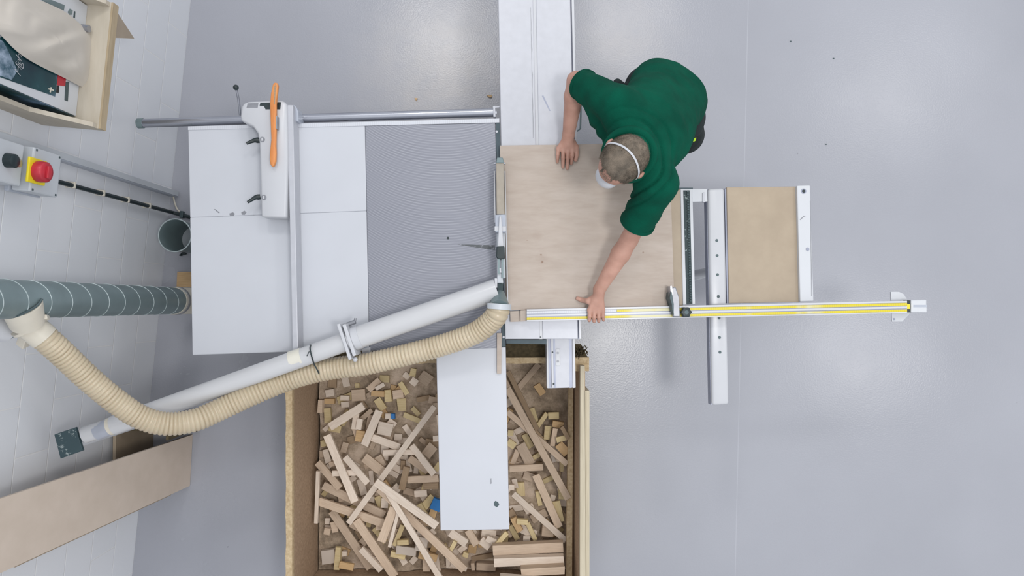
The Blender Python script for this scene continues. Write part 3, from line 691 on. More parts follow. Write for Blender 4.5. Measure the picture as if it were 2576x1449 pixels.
# conduit
u_c = (W(257, 487, .03) - WA).dot(WU); c0 = WA + WU * u_c + WN * .03
zc = W(120, 452, .03).z
end = P(500, 552, .012)
cd = thing('black_conduit', 'thin black conduit clipped to the wall below the red switch', 'conduit', (c0.x, c0.y, 0))
obj('conduit_tube', MB().tube(catmull([Vector((c0.x, c0.y, zc)), Vector((c0.x, c0.y, .9)), Vector((c0.x, c0.y, .3)), Vector((c0.x, c0.y, .06)), Vector((c0.x, c0.y, .06)).lerp(end, .12) + Vector((0, 0, -.035)), end], 8), .0105, 14), M['black'], cd, smooth=True)
for x, y in ((183, 463), (257, 487), (320, 500), (374, 514)):
    z = W(x, y, .03).z
    cl = obj('conduit_clip', wbox(u_c - .003, z - .007, z + .007, .030, 0, .043), M['cream'], cd, .003)
obj('floor_clip', MB().box(P(458, 540, .015), .02, .04, .03), M['galv_dark'], cd, .003)
# isolator switch
u_i = (W(90, 435, .09) - WA).dot(WU)
zf_top, zf_bot = W(52, 432, .10).z, W(112, 440, .10).z
iso = thing('isolator_switch', 'grey wall isolator box with red rotary knob on yellow plate', 'switch', WA + WU * u_i + Vector((0, 0, zf_bot - .02)))
obj('back_box', wbox(u_i + .004, zf_bot - .03, zf_top + .02, .180, .055, .075), M['greyb'], iso, .004)
obj('enclosure', wbox(u_i, zf_bot - .02, zf_top + .01, .175, .075, .15), M['grey'], iso, .006)
for du in (-.078, .078):
    for zz in (zf_bot - .005, zf_top - .005): obj('screw', wbox(u_i + du, zz - .004, zz + .004, .008, .15, .152), M['galv_dark'], iso)
zm = W(88, 436, .15).z
pl = obj('yellow_plate', wbox(u_i + .005, zm - .052, zm + .052, .098, .15, .160), M['yellow'], iso, .003)
c_ = WA + WU * (u_i + .005) + WN * .16 + Vector((0, 0, zm))
kb = obj('rotary_knob', MB().tube([c_, c_ + WN * .012, c_ + WN * .034, c_ + WN * .038], [.040, .042, .040, .036], 36), M['red'], iso, smooth=True)
obj('knob_grip', MB().box(c_ + WN * .043, .014, .05, .022, Matrix((WN, WU, Vector((0, 0, 1)))).transposed()), M['red'], kb, .004)
# upper socket box
zs = W(5, 420, .12).z
so = thing('wall_socket', 'grey socket box with dark gland above the isolator switch', 'socket', WA + WU * u_i + Vector((0, 0, zf_top + .05)))
obj('socket_box', wbox(u_i - .005, zf_top + .035, zf_top + .20, .16, .052, .13), M['grey'], so, .006)
cc = WA + WU * (u_i - .01) + WN * .13 + Vector((0, 0, zf_top + .12))
obj('gland', MB().tube([cc, cc + WN * .03, cc + WN * .035], [.028, .026, .018], 24), M['black'], so, smooth=True)
obj('gland_ring', MB().tube([cc + Vector((0, 0, -.05)), cc + WN * .012 + Vector((0, 0, -.05))], .016, 24), M['chrome'], so, smooth=True)
# curved cable to bucket
tag(obj('grey_cable', MB().tube(catmull([W(436, 494, .03), P(440, 512, .02), P(449, 530, .012), P(474, 546, .012)], 8), .005, 8), M['cream'], smooth=True), 'short pale cable curving from the trunking end onto the floor', 'cable')
# bucket
bc = P(440, 592, .27)
bk = thing('metal_bucket', 'small galvanised bucket standing on the floor at the table edge', 'bucket', (bc.x, bc.y, 0))
prof = [(.078, .001), (.081, .003), (.0885, .262), (.091, .268), (.089, .272), (.0855, .268), (.078, .012), (.0, .012)]
mbk = MB(); sg = 36; b = 0
for r, z in prof[:-1]:
    for k in range(sg): mbk.v.append(Vector((bc.x + r * math.cos(2 * math.pi * k / sg), bc.y + r * math.sin(2 * math.pi * k / sg), z)))
for i in range(len(prof) - 2):
    for k in range(sg):
        q_ = (k + 1) % sg; mbk.f.append([i * sg + k, i * sg + q_, (i + 1) * sg + q_, (i + 1) * sg + k])
mbk.f.append([k for k in range(sg)][::-1]); mbk.f.append([(len(prof) - 2) * sg + k for k in range(sg)])
obj('bucket_body', mbk, M['galv'], bk, smooth=True)
obj('bucket_bottom', MB().tube([(bc.x, bc.y, .0122), (bc.x, bc.y, .018)], .077, 36), M['grey'], bk)
rim = [Vector((bc.x + .0905 * math.cos(2 * math.pi * k / 36), bc.y + .0905 * math.sin(2 * math.pi * k / 36), .27)) for k in range(37)]
obj('rim', MB().tube(rim, .0035, 8, cap=False), M['galv_light'], bk, smooth=True)
tag(obj('cardboard_piece', MB().pix([(446, 684), (500, 684), (500, 722), (444, 722)], .012, .001), M['off_orange']), 'flat brown cardboard piece on the floor beside the duct foot', 'cardboard')
tag(obj('dark_debris', MB().ball(P(462, 638, .012), .018, .008, .010).ball(P(455, 642, .010), .010, .006, .008), M['black']), 'small dark scrap on the floor below the metal bucket', 'debris')

# ================================================================= SHELF UNIT
zs0, zs1 = 1.17, 1.212
sE = P(255, 324, zs1); uE = (sE - WA).dot(WU); uS = (P(287, 6, zs1) - WA).dot(WU); dep = (P(250, 322, zs1) - WA).dot(WN)
sh = thing('wall_shelf', 'pale wooden wall shelf holding cartons above the switches', 'shelf', WA + WU * uE + Vector((0, 0, zs0)))
obj('shelf_board', wbox((uE + uS) / 2, zs0 + .002, zs1, uE - uS, 0.001, dep - .004), M['shelf'], sh, .001)
obj('front_edging', wbox((uE + uS) / 2, zs0, zs1 + .001, uE - uS, dep - .004, dep + .004), M['shelf_edge'], sh, .001)
for u, nm in ((uE, 'end_cheek'), (uS + .02, 'end_cheek')):
    c = WA + WU * u
    mbx = MB().ext([c + WN * .001 + Vector((0, 0, zs1)), c + WN * (dep - .01) + Vector((0, 0, zs1)), c + WN * (dep - .01) + Vector((0, 0, zs1 + .03)), c + WN * .12 + Vector((0, 0, zs1 + .22)), c + WN * .10 + Vector((0, 0, 2.3)), c + WN * .001 + Vector((0, 0, 2.3))], -WU * .018)
    obj(nm, mbx, M['shelf'], sh)
cbr = WA + WU * (uS + .16)
obj('shelf_bracket', MB().ext([P(288, 20, zs0 - .002), P(284, 95, zs0 - .002), P(338, 97, .95)], -WN * .02), M['tan'], sh)
cbr = WA + WU * (uE - .12)
obj('shelf_bracket', MB().ext([cbr + Vector((0, 0, zs0)) + WN * .001, cbr + WN * (dep - .05) + Vector((0, 0, zs0)), cbr + WN * .02 + Vector((0, 0, zs0 - .1)), cbr + WN * .001 + Vector((0, 0, zs0 - .1))], WU * .02), M['tan'], sh)
# carton: faces into the room
pcn = P(191, 292, zs1 + .002); uc1 = (pcn - WA).dot(WU); offc = (pcn - WA).dot(WN); uc0 = (P(214, 14, zs1 + .002) - WA).dot(WU)
ct = thing('printed_carton', 'white carton with a dark landscape picture standing on the shelf', 'box', WA + WU * (uc1 + uc0) / 2 + Vector((0, 0, zs1)))
obj('carton_body', wbox((uc0 + uc1) / 2, zs1 + .001, 2.25, uc1 - uc0, .02, offc), M['white'], ct, .002)
def onface(pts, m_, name, parent, d=.0015, off=None, m2=None):
    off = offc if off is None else off
    return obj(name, MB().ext([W(x, y, off + d) for x, y in pts], -WN * d * 1.0), M[m_], parent)
onface([(0, 96), (0, 194), (139, 243), (146, 187), (146, 150), (40, 60)], 'print', 'printed_picture', ct)
onface([(0, 100), (0, 190), (30, 201), (44, 178), (22, 130), (8, 104)], 'cloud', 'printed_picture', ct, .0022)
onface([(143, 188), (150, 182), (166, 198), (164, 217), (144, 214)], 'red', 'printed_mark', ct)
onface([(165, 207), (174, 206), (171, 255), (163, 252)], 'galv_dark', 'printed_mark', ct)
onface([(144, 215), (149, 215), (148, 234), (142, 233)], 'boot', 'printed_mark', ct, .002)
onface([(128, 219), (131, 220), (130, 224), (136, 226), (135, 229), (129.5, 227), (128, 233), (125.5, 232), (126.5, 226.5), (122, 225), (123, 222), (127, 223.5)], 'cream', 'printed_mark', ct, .003)
onface([(105, 0), (130, 0), (163, 13), (161, 26), (128, 12)], 'galv', 'printed_mark', ct)
onface([(187, 28), (190, 29), (189, 45), (185, 44)], 'galv_dark', 'printed_mark', ct)
onface([(176, 22), (183, 26), (182, 37), (175, 37), (171, 30)], 'galv', 'printed_mark', ct)
# dark side face towards the camera foot
c = WA + WU * (uc1 + .001)
obj('dark_side_panel', MB().ext([c + WN * .03 + Vector((0, 0, zs1 + .004)), c + WN * (offc - .004) + Vector((0, 0, zs1 + .004)), c + WN * (offc - .004) + Vector((0, 0, 2.2)), c + WN * .03 + Vector((0, 0, 2.2))], WU * .003), M['print'], ct)
# lettering seen on the picture
cu = bpy.data.curves.new('t', 'FONT'); cu.body = 'Highl'; cu.size = .05; cu.shear = .5; cu.extrude = .0006; cu.offset = -.0012; cu.space_character = .82
to = bpy.data.objects.new('t', cu); COL.objects.link(to)
dg = bpy.context.evaluated_depsgraph_get(); dg.update(); tme = bpy.data.meshes.new_from_object(to.evaluated_get(dg))
bpy.data.objects.remove(to)
o_ = W(52, 196, offc + .004); xd = (W(56, 140, offc + .004) - o_).normalized(); zd = WN; yd = zd.cross(xd).normalized()
R3 = Matrix((xd, yd, zd)).transposed()
for v_ in tme.vertices: v_.co = R3 @ v_.co + o_ - wpos(ct)
tme.materials.clear(); tme.materials.append(M['white2']); to = bpy.data.objects.new('printed_lettering', tme); COL.objects.link(to); to.parent = ct
# canvas bag hanging over the carton
bagpx = [(-30, -60), (50, -20), (100, 0), (162, 26), (190, 50), (213, 70), (232, 80), (247, 108), (255, 147), (252, 200), (244, 238), (228, 228), (193, 213), (166, 197), (116, 174), (70, 150), (31, 120), (0, 82), (-30, 66)]
cx_, cy_ = 150, 100
mbg = MB(); tl_ = [k / 12 for k in range(12)] + [.97, 1.0, 1.0]; rings_ = len(tl_) - 1
for k in range(rings_ + 1):
    t = tl_[k] * 1.012
    for x, y in bagpx:
        px_, py_ = cx_ + (x - cx_) * t, cy_ + (y - cy_) * t
        s_ = math.sin(px_ * .028 + py_ * .085) + .5 * math.sin(px_ * .05 + py_ * .17 + 1)
        mbg.v.append(W(px_, py_, offc + .012 + .045 * max(0, 1 - t ** 2.5) + .007 * s_ * max(0, 1 - t ** 4)))
nb = len(bagpx)
for k in range(rings_):
    for i in range(nb):
        j = (i + 1) % nb; mbg.f.append([k * nb + i, k * nb + j, (k + 1) * nb + j, (k + 1) * nb + i])
bg_ = tag(obj('canvas_bag', mbg, M['canvas'], smooth=True), 'cream canvas bag draped over the carton on the shelf', 'bag')
bmx = bmesh.new(); bmx.from_mesh(bg_.data); bmesh.ops.remove_doubles(bmx, verts=bmx.verts, dist=.0005)
bmesh.ops.recalc_face_normals(bmx, faces=bmx.faces); bmx.to_mesh(bg_.data); bmx.free()
so_ = bg_.modifiers.new('thick', 'SOLIDIFY'); so_.thickness = .006; so_.offset = -1
sb = bg_.modifiers.new('sub', 'SUBSURF'); sb.levels = 2; sb.render_levels = 2
q = W(222, 72, offc + .03)
tag(obj('tin_lid', MB().tube([q - WN * .03, q + WN * .004], .015, 24), M['chrome'], smooth=True), 'small round metal tin beside the carton on the shelf', 'tin')

# ================================================================= LEANING BOARDS, CRATE
def lean(x0, y0, x1, y1, dx, Ln, th, name, label, m_='mdf'):
    a, b = P(x0, y0, 0.002), P(x1, y1, .002); up = Vector((dx, 0, 1)).normalized() * Ln
    nrm = (b - a).cross(up).normalized()
    if nrm.x > 0: nrm = -nrm
    return tag(obj(name, MB().ext([a, b, b + up, a + up], nrm * th), M[m_], bevel=.001), label, 'board')
lean(485, 1093, 478, 1222, -.10, 2.6, .012, 'leaning_board', 'wide pale fibreboard plank leaning on the wall, nearest the camera')
lean(438, 1150, 430, 1246, -.10, 1.15, .018, 'leaning_board', 'narrower board mostly hidden behind the wide fibreboard plank', 'tan')
ck = thing('wooden_crate', 'open plywood crate with dark inside on the floor behind the leaning boards', 'crate', (-2.06, -.80, 0))
x0c, x1c, y0c, y1c, hc = -2.10, -1.985, -.62, -.98, .42
ex = lambda y: (WA + WU * ((y - WA.y) / WU.y)).x + .012
cx0 = max(ex(-.6), ex(-.98))
w0, w1 = cx0, cx0 + .295
for nm, bx in (('back_side', (w0, w0 + .015, -.90, -.655)), ('front_side', (w1 - .015, w1, -.72, -.655)), ('end_side', (w0 + .015, w1 - .015, -.67, -.655)), ('crate_base', (w0 + .015, w1 - .015, -.74, -.67))):
    xa, xb, yaa, ybb = bx; top = .40 if nm != 'crate_base' else .03
    obj(nm, MB().prism([(xa, yaa), (xb, yaa), (xb, ybb), (xa, ybb)], .001, top), M['bin_dark' if nm != 'back_side' else 'tan'], ck)

# ================================================================= SCRAP BIN
ZR, ZB = .60, .04
bn = thing('scrap_bin', 'rough wooden scrap bin full of offcuts below the outfeed table', 'bin', (P(1100, 1200, ZR).x, P(1100, 1200, ZR).y, 0))
xl, xr = P(718, 1200, ZR).x, P(1459, 1200, ZR).x
yt, ybn = P(1100, 914, ZR).y, P(1100, 1525, ZR).y
t_ = .034
obj('left_side', MB().pix([(727, 930), (735, 930), (735, 1525), (727, 1525)], ZR - .008, .01), M['bin'], bn)
lr = MB(); ptsL = []
for i in range(30):
    y = 905 + i * 21.4; ptsL.append((718.5 + random.uniform(-1.2, 1.2), y))
lr.pix(ptsL + [(735, 1525), (735, 905)], ZR, ZR - .03)
obj('left_rim', lr, M['bin_pale'], bn)
obj('right_side', MB().pix([(1459, 935), (1472, 935), (1475, 1525), (1459, 1525)], ZR + .01, .01), M['bin'], bn)
obj('right_rim', MB().pix([(1460, 920), (1471, 920), (1473, 1525), (1459, 1525)], ZR + .05, ZR), M['batten'], bn)
obj('outer_board', MB().pix([(1472, 983), (1483, 983), (1483, 1525), (1473, 1525)], ZR + .03, .05), M['batten'], bn)
obj('inner_batten', MB().pix([(1431, 940), (1442, 940), (1439, 1470), (1424, 1470)], .30, .25), M['bin_pale'], bn)
obj('rear_side', MB().pix([(735, 1524), (1460, 1524), (1460, 1540), (735, 1540)], ZR, .01), M['bin'], bn)
tw = MB(); jp = [(735 + i * 20.2, 914 + random.uniform(-1.5, 1)) for i in range(37)]
tw.pix([(735, 901), (1482, 899), (1482, 914)] + jp[::-1], ZR, ZR - .10)
obj('front_rim', tw, M['bin_pale'], bn)
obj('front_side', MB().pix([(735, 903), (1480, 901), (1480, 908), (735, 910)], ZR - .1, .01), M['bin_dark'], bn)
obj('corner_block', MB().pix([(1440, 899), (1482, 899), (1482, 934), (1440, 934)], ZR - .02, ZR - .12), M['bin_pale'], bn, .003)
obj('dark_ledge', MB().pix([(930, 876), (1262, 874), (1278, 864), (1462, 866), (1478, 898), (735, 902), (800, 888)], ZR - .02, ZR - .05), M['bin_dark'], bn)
tf = MB()
for i in range(46):
    b0 = P(1461 + random.gauss(0, 7), 884 + random.gauss(0, 5), ZR - .02); tp0 = b0 + Vector((random.uniform(-.02, .02), random.uniform(-.02, .02), random.uniform(.01, .035)))
    tf.tube([b0, b0.lerp(tp0, .6), tp0], [.003, .0025, .0006], 5)
tag(obj('dust_tuft', tf, M['bin_dark']), 'dark fibrous tuft of debris on the right corner of the scrap bin', 'debris', kind='stuff')
# sawdust bed
sd = MB(); NX, NY = 90, 84
xa, xb = P(737, 1200, ZR).x + .004, P(1458, 1200, ZR).x - .004; yA, yB = yt - .01, ybn + .006
def dustz(x, y):
    return .12 + .035 * noise.noise(Vector((x * 4, y * 4, 1))) + .015 * noise.noise(Vector((x * 13, y * 13, 5)))
for j in range(NY + 1):
    for i in range(NX + 1):
        x = xa + (xb - xa) * i / NX; y = yA + (yB - yA) * j / NY; sd.v.append(Vector((x, y, dustz(x, y))))
for j in range(NY):
    for i in range(NX):
        k = j * (NX + 1) + i; sd.f.append([k, k + 1, k + NX + 2, k + NX + 1])
base = len(sd.v)
sd.v += [Vector((xa, yA, .02)), Vector((xb, yA, .02)), Vector((xb, yB, .02)), Vector((xa, yB, .02))]
sd.f.append([base + 3, base + 2, base + 1, base])
tag(obj('sawdust_bed', sd, M['dust'], smooth=True), 'brown sawdust and chips covering the bottom of the scrap bin', 'sawdust', kind='stuff')
# ---- offcuts: height map keeps every piece resting on what is below it
HM = {}; CELL = .008
def cells(cx, cy, L_, w_, a):
    out = set(); nx, ny = max(2, int(L_ / CELL) + 2), max(2, int(w_ / CELL) + 2); ca, sa = math.cos(a), math.sin(a)
    for i in range(nx):
        for j in range(ny):
            u, v = (i / (nx - 1) - .5) * L_, (j / (ny - 1) - .5) * w_
            out.add((int(math.floor((cx + u * ca - v * sa) / CELL)), int(math.floor((cy + u * sa + v * ca) / CELL))))
    return out
def base_z(c):
    x, y = (c[0] + .5) * CELL, (c[1] + .5) * CELL
    return HM.get(c, dustz(x, y) - .006)
def offcut(px0, py0, px1, py1, wpx, m_, label, group, th=None, zg=.2, name='offcut', cat='wood offcut'):
    a0, a1 = P(px0, py0, zg), P(px1, py1, zg); c = (a0 + a1) / 2; L_ = (a1 - a0).length; s_ = (CAM_H - zg) / F_PX; w_ = wpx * s_
    ang_ = math.atan2(a1.y - a0.y, a1.x - a0.x); th = th or random.uniform(.014, .022)
    cs = cells(c.x, c.y, L_, w_, ang_)
    hs = sorted(base_z(q) for q in cs); z0 = hs[-1] + .0006
    for q in cs: HM[q] = z0 + th
    mb = MB().box((0, 0, th / 2), L_, w_, th)
    k = .12 * w_
    for v in mb.v: v.x += random.uniform(-k, k) * .4
    o = obj(name, mb, M[m_], bevel=.0008, origin=(0, 0, 0)); o.location = (c.x, c.y, z0); o.rotation_euler = (0, 0, ang_)
    return tag(o, label, cat, group)
def block(cx, cy, w, h, rot, m_, label, group, th=None, **k):
    a = math.radians(rot); dx, dy = math.cos(a) * w / 2, math.sin(a) * w / 2
    return offcut(cx - dx, cy - dy, cx + dx, cy + dy, h, m_, label, group, th, **k)
CN = {'off_pale': 'pale', 'off_tan': 'tan', 'off_dark': 'dark brown', 'off_yellow': 'yellowish', 'off_orange': 'orange brown', 'off_grey': 'greyish', 'off_blue': 'blue painted'}
GR = 'loose offcuts in the scrap bin'
SMALL = []
def smalllabel(x, m_): return None
def name_small():
    nums = ['', '', 'two', 'three', 'four', 'five', 'six', 'seven', 'eight', 'nine', 'ten']
    ords = ['', 'second', 'third', 'fourth', 'fifth', 'sixth', 'seventh', 'eighth', 'ninth']
    bag = {}
    for o, x, y, w, h, m_ in SMALL:
        big, sm = max(w, h), min(w, h)
        shp = ('squarish' if big / sm < 1.35 else 'slim' if big / sm > 2.6 else 'oblong')
        size = 'tiny' if big < 20 else 'small' if big < 34 else 'stubby'
        if 1104 < x < 1282 and y > 1330: reg = 'beyond the free end of the white outfeed table'
        else:
            row = 'upper' if y < 1090 else 'middle' if y < 1260 else 'lower'
            reg = ('along the left wall, %s third' if x < 850 else 'left heap, %s third of the bin' if x < 930 else 'centre left heap, %s third of the bin' if x < 1020 else
                   'beside the outfeed table, %s left' if x < 1200 else 'just right of the outfeed table, %s third' if x < 1350 else 'near the right batten, %s third') % row
        bag.setdefault((size, shp, CN[m_], reg), []).append((x, y, o))
    for (size, shp, cn, reg), L_ in bag.items():
        L_.sort(key=lambda q: q[0]); n_ = len(L_)
        for i, (_, _, o) in enumerate(L_):
            nm = '%s %s %s offcut' % (size, shp, cn)
            if n_ == 1: o['label'] = nm + ', ' + reg
            elif i == 0: o['label'] = 'leftmost ' + nm + ', ' + reg
            elif i == n_ - 1: o['label'] = 'rightmost ' + nm + ', ' + reg
            else: o['label'] = ords[i] + ' from left ' + nm + ', ' + reg
# bottom layer: small pieces filling the bin
XR = []
rr = random.Random(11)
for i in range(150):
    for _ in range(40):
        x, y = rr.uniform(812, 1416), rr.uniform(948, 1424)
        if 1118 < x < 1262 and y < 1312: continue
        if x > 1285 and y < 1080: continue
        if 985 < x < 1105 and y < 1110 and rr.random() < .7: continue
        if all((x - a) ** 2 + (y - b) ** 2 > 17 ** 2 for a, b in XR): break
    else: continue
    XR.append((x, y))
    m_ = rr.choice(['off_pale', 'off_pale', 'off_tan', 'off_tan', 'off_yellow', 'off_dark', 'off_orange', 'off_pale'])
    w_q, h_q = rr.uniform(20, 48), rr.uniform(11, 22)
    SMALL.append((block(x, y, w_q, h_q, rr.uniform(-90, 90), m_, None, GR, zg=.16), x, y, w_q, h_q, m_))
p, t, d, y_, o_g, g_ = 'off_pale', 'off_tan', 'off_dark', 'off_yellow', 'off_orange', 'off_grey'
blocks = [(897, 997, 33, 29, -4, t), (825, 991, 22, 18, -8, p), (863, 1004, 22, 13, 3, p), (866, 1019, 20, 14, -5, p), (824, 1012, 26, 13, 0, o_g), (821, 1048, 18, 38, -4, y_), (804, 1023, 13, 32, 2, t),
 (891, 974, 12, 12, 0, y_), (1006, 1022, 21, 32, -3, y_), (1067, 954, 30, 30, 35, t), (1040, 962, 18, 18, 35, p), (1019, 948, 17, 15, 40, p), (1037, 938, 14, 20, 10, y_), (973, 998, 18, 30, -6, y_), (1000, 993, 26, 22, -8, t),
 (967, 1080, 38, 32, 12, p), (978, 1048, 20, 14, 0, p), (998, 1104, 20, 17, 3, p), (1079, 1136, 32, 26, -52, t), (1096, 1105, 16, 15, -5, p), (1042, 1039, 26, 12, 48, y_), (905, 1098, 22, 28, 8, o_g), (948, 992, 32, 14, 3, o_g),
 (814, 1119, 28, 16, -10, y_), (864, 1128, 14, 26, 15, t), (1021, 1087, 28, 14, 55, p), (823, 1406, 34, 34, -8, g_), (849, 1406, 12, 56, 4, y_), (873, 1422, 36, 16, 10, o_g), (863, 1398, 12, 12, 0, p),
 (892, 1331, 36, 18, 30, t), (955, 1347, 46, 13, 50, y_), (1003, 1347, 56, 12, -68, y_), (1016, 1360, 28, 13, -3, y_), (1002, 1395, 38, 14, 12, y_), (1024, 1381, 50, 20, 8, g_), (1037, 1417, 20, 14, -50, p), (1072, 1424, 18, 30, 0, t),
 (1077, 1399, 46, 18, 12, o_g), (1064, 1361, 30, 34, 10, g_), (1062, 1288, 38, 13, 60, y_), (1057, 1243, 32, 16, -5, p), (1083, 1222, 38, 18, -3, d), (966, 1268, 17, 24, 3, p), (957, 1322, 18, 18, 0, t), (955, 1163, 20, 30, -30, t),
 (998, 1184, 28, 16, 30, p), (989, 1195, 24, 12, 30, p), (819, 1150, 14, 34, -15, p), (836, 1168, 18, 12, -15, t), (816, 1320, 12, 16, 0, p), (838, 1330, 16, 26, -8, t), (822, 1338, 16, 16, 10, t), (1012, 1172, 12, 22, 0, d),
 (1359, 983, 30, 18, 55, o_g), (1344, 1048, 38, 14, 72, y_), (1364, 1059, 44, 11, -55, y_), (1393, 1046, 27, 17, -2, y_), (1403, 1066, 28, 15, 8, o_g), (1377, 1090, 16, 34, 8, y_), (1392, 1096, 44, 12, -80, t), (1414, 1123, 32, 22, 48, o_g),
 (1411, 1096, 28, 13, -15, y_), (1418, 1080, 34, 10, 60, d), (1328, 1113, 38, 16, 62, y_), (1286, 1118, 22, 18, 35, y_), (1296, 1153, 38, 13, -68, t), (1352, 1150, 30, 11, -28, y_), (1285, 1090, 14, 14, 5, y_), (1290, 1062, 14, 14, 30, t),
 (1382, 1211, 34, 12, -25, y_), (1415, 1246, 18, 26, 3, y_), (1405, 1288, 52, 19, 78, y_), (1356, 1258, 38, 11, 78, y_), (1300, 1317, 38, 16, 62, o_g), (1337, 1335, 48, 11, 65, y_), (1293, 1345, 40, 13, 62, y_), (1325, 1354, 18, 15, 0, p),
 (1314, 1306, 28, 13, 4, y_), (1221, 1365, 30, 20, 40, p), (1237, 1354, 28, 15, 25, p), (1262, 1347, 42, 11, -50, y_), (1189, 1347, 42, 18, 60, t), (1155, 1345, 48, 20, 35, p), (1142, 1362, 28, 10, -62, y_), (1163, 1383, 22, 14, -40, p),
 (1171, 1395, 14, 12, 20, y_), (1287, 1227, 14, 14, 0, p), (1378, 1338, 30, 30, 5, t), (1125, 1385, 14, 10, -50, y_), (1415, 1172, 10, 34, 0, y_), (1392, 1155, 9, 22, -20, g_)]
for (x, yy, w, h, r, m_) in blocks: SMALL.append((block(x, yy, w, h, r, m_, None, GR, th=random.uniform(.016, .03)), x, yy, w, h, m_))
name_small()
block(990, 1046, 9, 13, 0, 'off_blue', 'tiny blue painted offcut beside pale blocks in the upper part of the bin', GR, th=.03)
block(1096, 1272, 26, 28, 22, 'off_blue', 'bright blue offcut against the left edge of the white outfeed table', GR, th=.03)
G2 = 'long offcut sticks in the scrap bin'
LG = [
 (812, 1222, 966, 1297, 20, t, 'wide tan stick lying under the pale crossing sticks at mid left of the bin'),
 (806, 1258, 973, 1315, 20, t, 'tan board offcut sloping down from the left side of the bin'),
 (800, 1162, 857, 1227, 18, t, 'short tan stick starting at the left wall of the bin'),
 (962, 1218, 1171, 1417, 19, t, 'longest tan stick sloping down right, passing below the outfeed table corner'),
 (915, 1152, 962, 1190, 24, t, 'broad tan chunk where the pale sticks meet'),
 (928, 1098, 1005, 1126, 18, p, 'pale stick sloping gently beside the square pale block'),
 (955, 1032, 918, 1119, 19, p, 'whitish stick standing steeply in the upper left heap'),
 (896, 1040, 891, 1080, 15, p, 'short white stick lying upright under the top left stick'),
 (908, 1052, 903, 1079, 14, p, 'short pale stick right of the white upright one'),
 (1012, 1046, 1055, 1064, 13, y_, 'yellow stick near the top end of the long pale diagonal'),
 (1005, 963, 1024, 993, 13, y_, 'short yellow stick on bare sawdust below the hose'),
 (925, 982, 954, 956, 16, t, 'tan block leaning up right under the hose'),
 (946, 978, 967, 966, 10, p, 'small narrow pale stick beside the leaning tan block'),
 (965, 1138, 1048, 1136, 14, p, 'pale horizontal stick crossing behind the long pale diagonal'),
 (839, 1188, 900, 1186, 14, p, 'pale horizontal stick crossing under the steep pale one at left'),
 (1027, 1156, 1075, 1190, 18, t, 'short tan stick right of the diagonal crossing, near the outfeed table'),
 (1025, 1207, 1103, 1203, 17, t, 'tan horizontal stick ending at the outfeed table edge'),
 (1025, 1172, 1012, 1229, 16, d, 'dark brown upright stick in the middle of the heap'),
 (1000, 1262, 968, 1346, 21, t, 'broad tan stick leaning left in the lower middle heap'),
 (1012, 1268, 990, 1356, 8, p, 'very thin strip beside the broad leaning tan stick'),
 (1037, 1118, 1093, 1190, 16, p, 'pale stick branching down right from the long pale diagonal'),
 (832, 1288, 930, 1433, 20, t, 'long tan stick in the lower left corner running down right'),
 (900, 1302, 996, 1442, 21, t, 'long tan stick ending at the bottom wall of the bin'),
 (914, 1370, 964, 1424, 14, p, 'short pale stick between the two long lower left ones'),
 (806, 1180, 801, 1310, 9, p, 'thin pale stick along the left wall of the bin'),
 (873, 1144, 930, 1210, 16, p, 'mid length pale stick right of the steep pale one'),
 (832, 1073, 917, 1019, 20, p, 'pale stick rising to the right at the top left of the heap'),
 (828, 1090, 898, 1256, 19, p, 'long steep pale stick with square end at left of the heap'),
 (1096, 1018, 883, 1308, 14, p, 'very long thin pale stick running diagonally down left'),
 (984, 1215, 1125, 1447, 14, p, 'long thin pale stick running down right to the bottom wall'),
 (959, 1193, 1107, 1300, 19, p, 'long pale stick crossing the thin diagonal on top, ending at the table'),
 (1302, 984, 1357, 919, 15, t, 'tan stick rising right below the rail end'),
 (1278, 935, 1352, 1082, 12, d, 'dark narrow stick running down right from the outfeed table'),
 (1277, 1031, 1424, 1160, 14, t, 'long tan stick running down to the right wall, lower of the crossing pair'),
 (1309, 1120, 1336, 1172, 25, t, 'broad tan stick in the right part of the bin'),
 (1282, 1180, 1366, 1176, 16, t, 'horizontal tan stick right of the outfeed table'),
 (1348, 1195, 1407, 1327, 19, t, 'reddish tan stick steep along the right side'),
 (1277, 972, 1426, 1243, 17, t, 'longest tan stick in the right half, crossing on top'),
 (1291, 1240, 1423, 1358, 15, p, 'long pale knotty stick running to the lower right corner'),
 (1185, 1417, 1238, 1408, 12, d, 'dark short stick at the bottom of the bin below the outfeed table')]
for a in LG: offcut(a[0], a[1], a[2], a[3], a[4], a[5], a[6], G2, zg=.21)
# bulky boards at the bottom right
G3 = 'board offcuts stacked at the bottom right of the bin'
zb_ = .30
for a in [(1240, 1376, 1415, 1368, 24, t, .05, 'thick tan board, farthest up of the bottom right stack'), (1243, 1398, 1415, 1392, 20, p, .05, 'pale board edge, second down in the bottom right stack'),
          (1310, 1412, 1415, 1406, 18, t, .06, 'short tan board third down against the right wall'),
          (1258, 1428, 1340, 1434, 32, p, .07, 'flat pale board in the middle of the bottom right stack'), (1345, 1440, 1382, 1441, 24, p, .06, 'square pale piece right of the flat pale board'),
          (1386, 1444, 1415, 1444, 18, p, .05, 'pale piece touching the right wall at the bottom'), (1196, 1442, 1246, 1444, 18, t, .05, 'tan board standing left of the bottom right stack'), (1187, 1428, 1189, 1446, 9, t, .05, 'narrow upright slat beside the bottom wall'),
          (1286, 1446, 1340, 1448, 18, p, .03, 'small whitish board lying on top of the bottom right stack')]:
    offcut(a[0], a[1], a[2], a[3], a[4], a[5], a[7], G3, th=a[6], zg=.26)
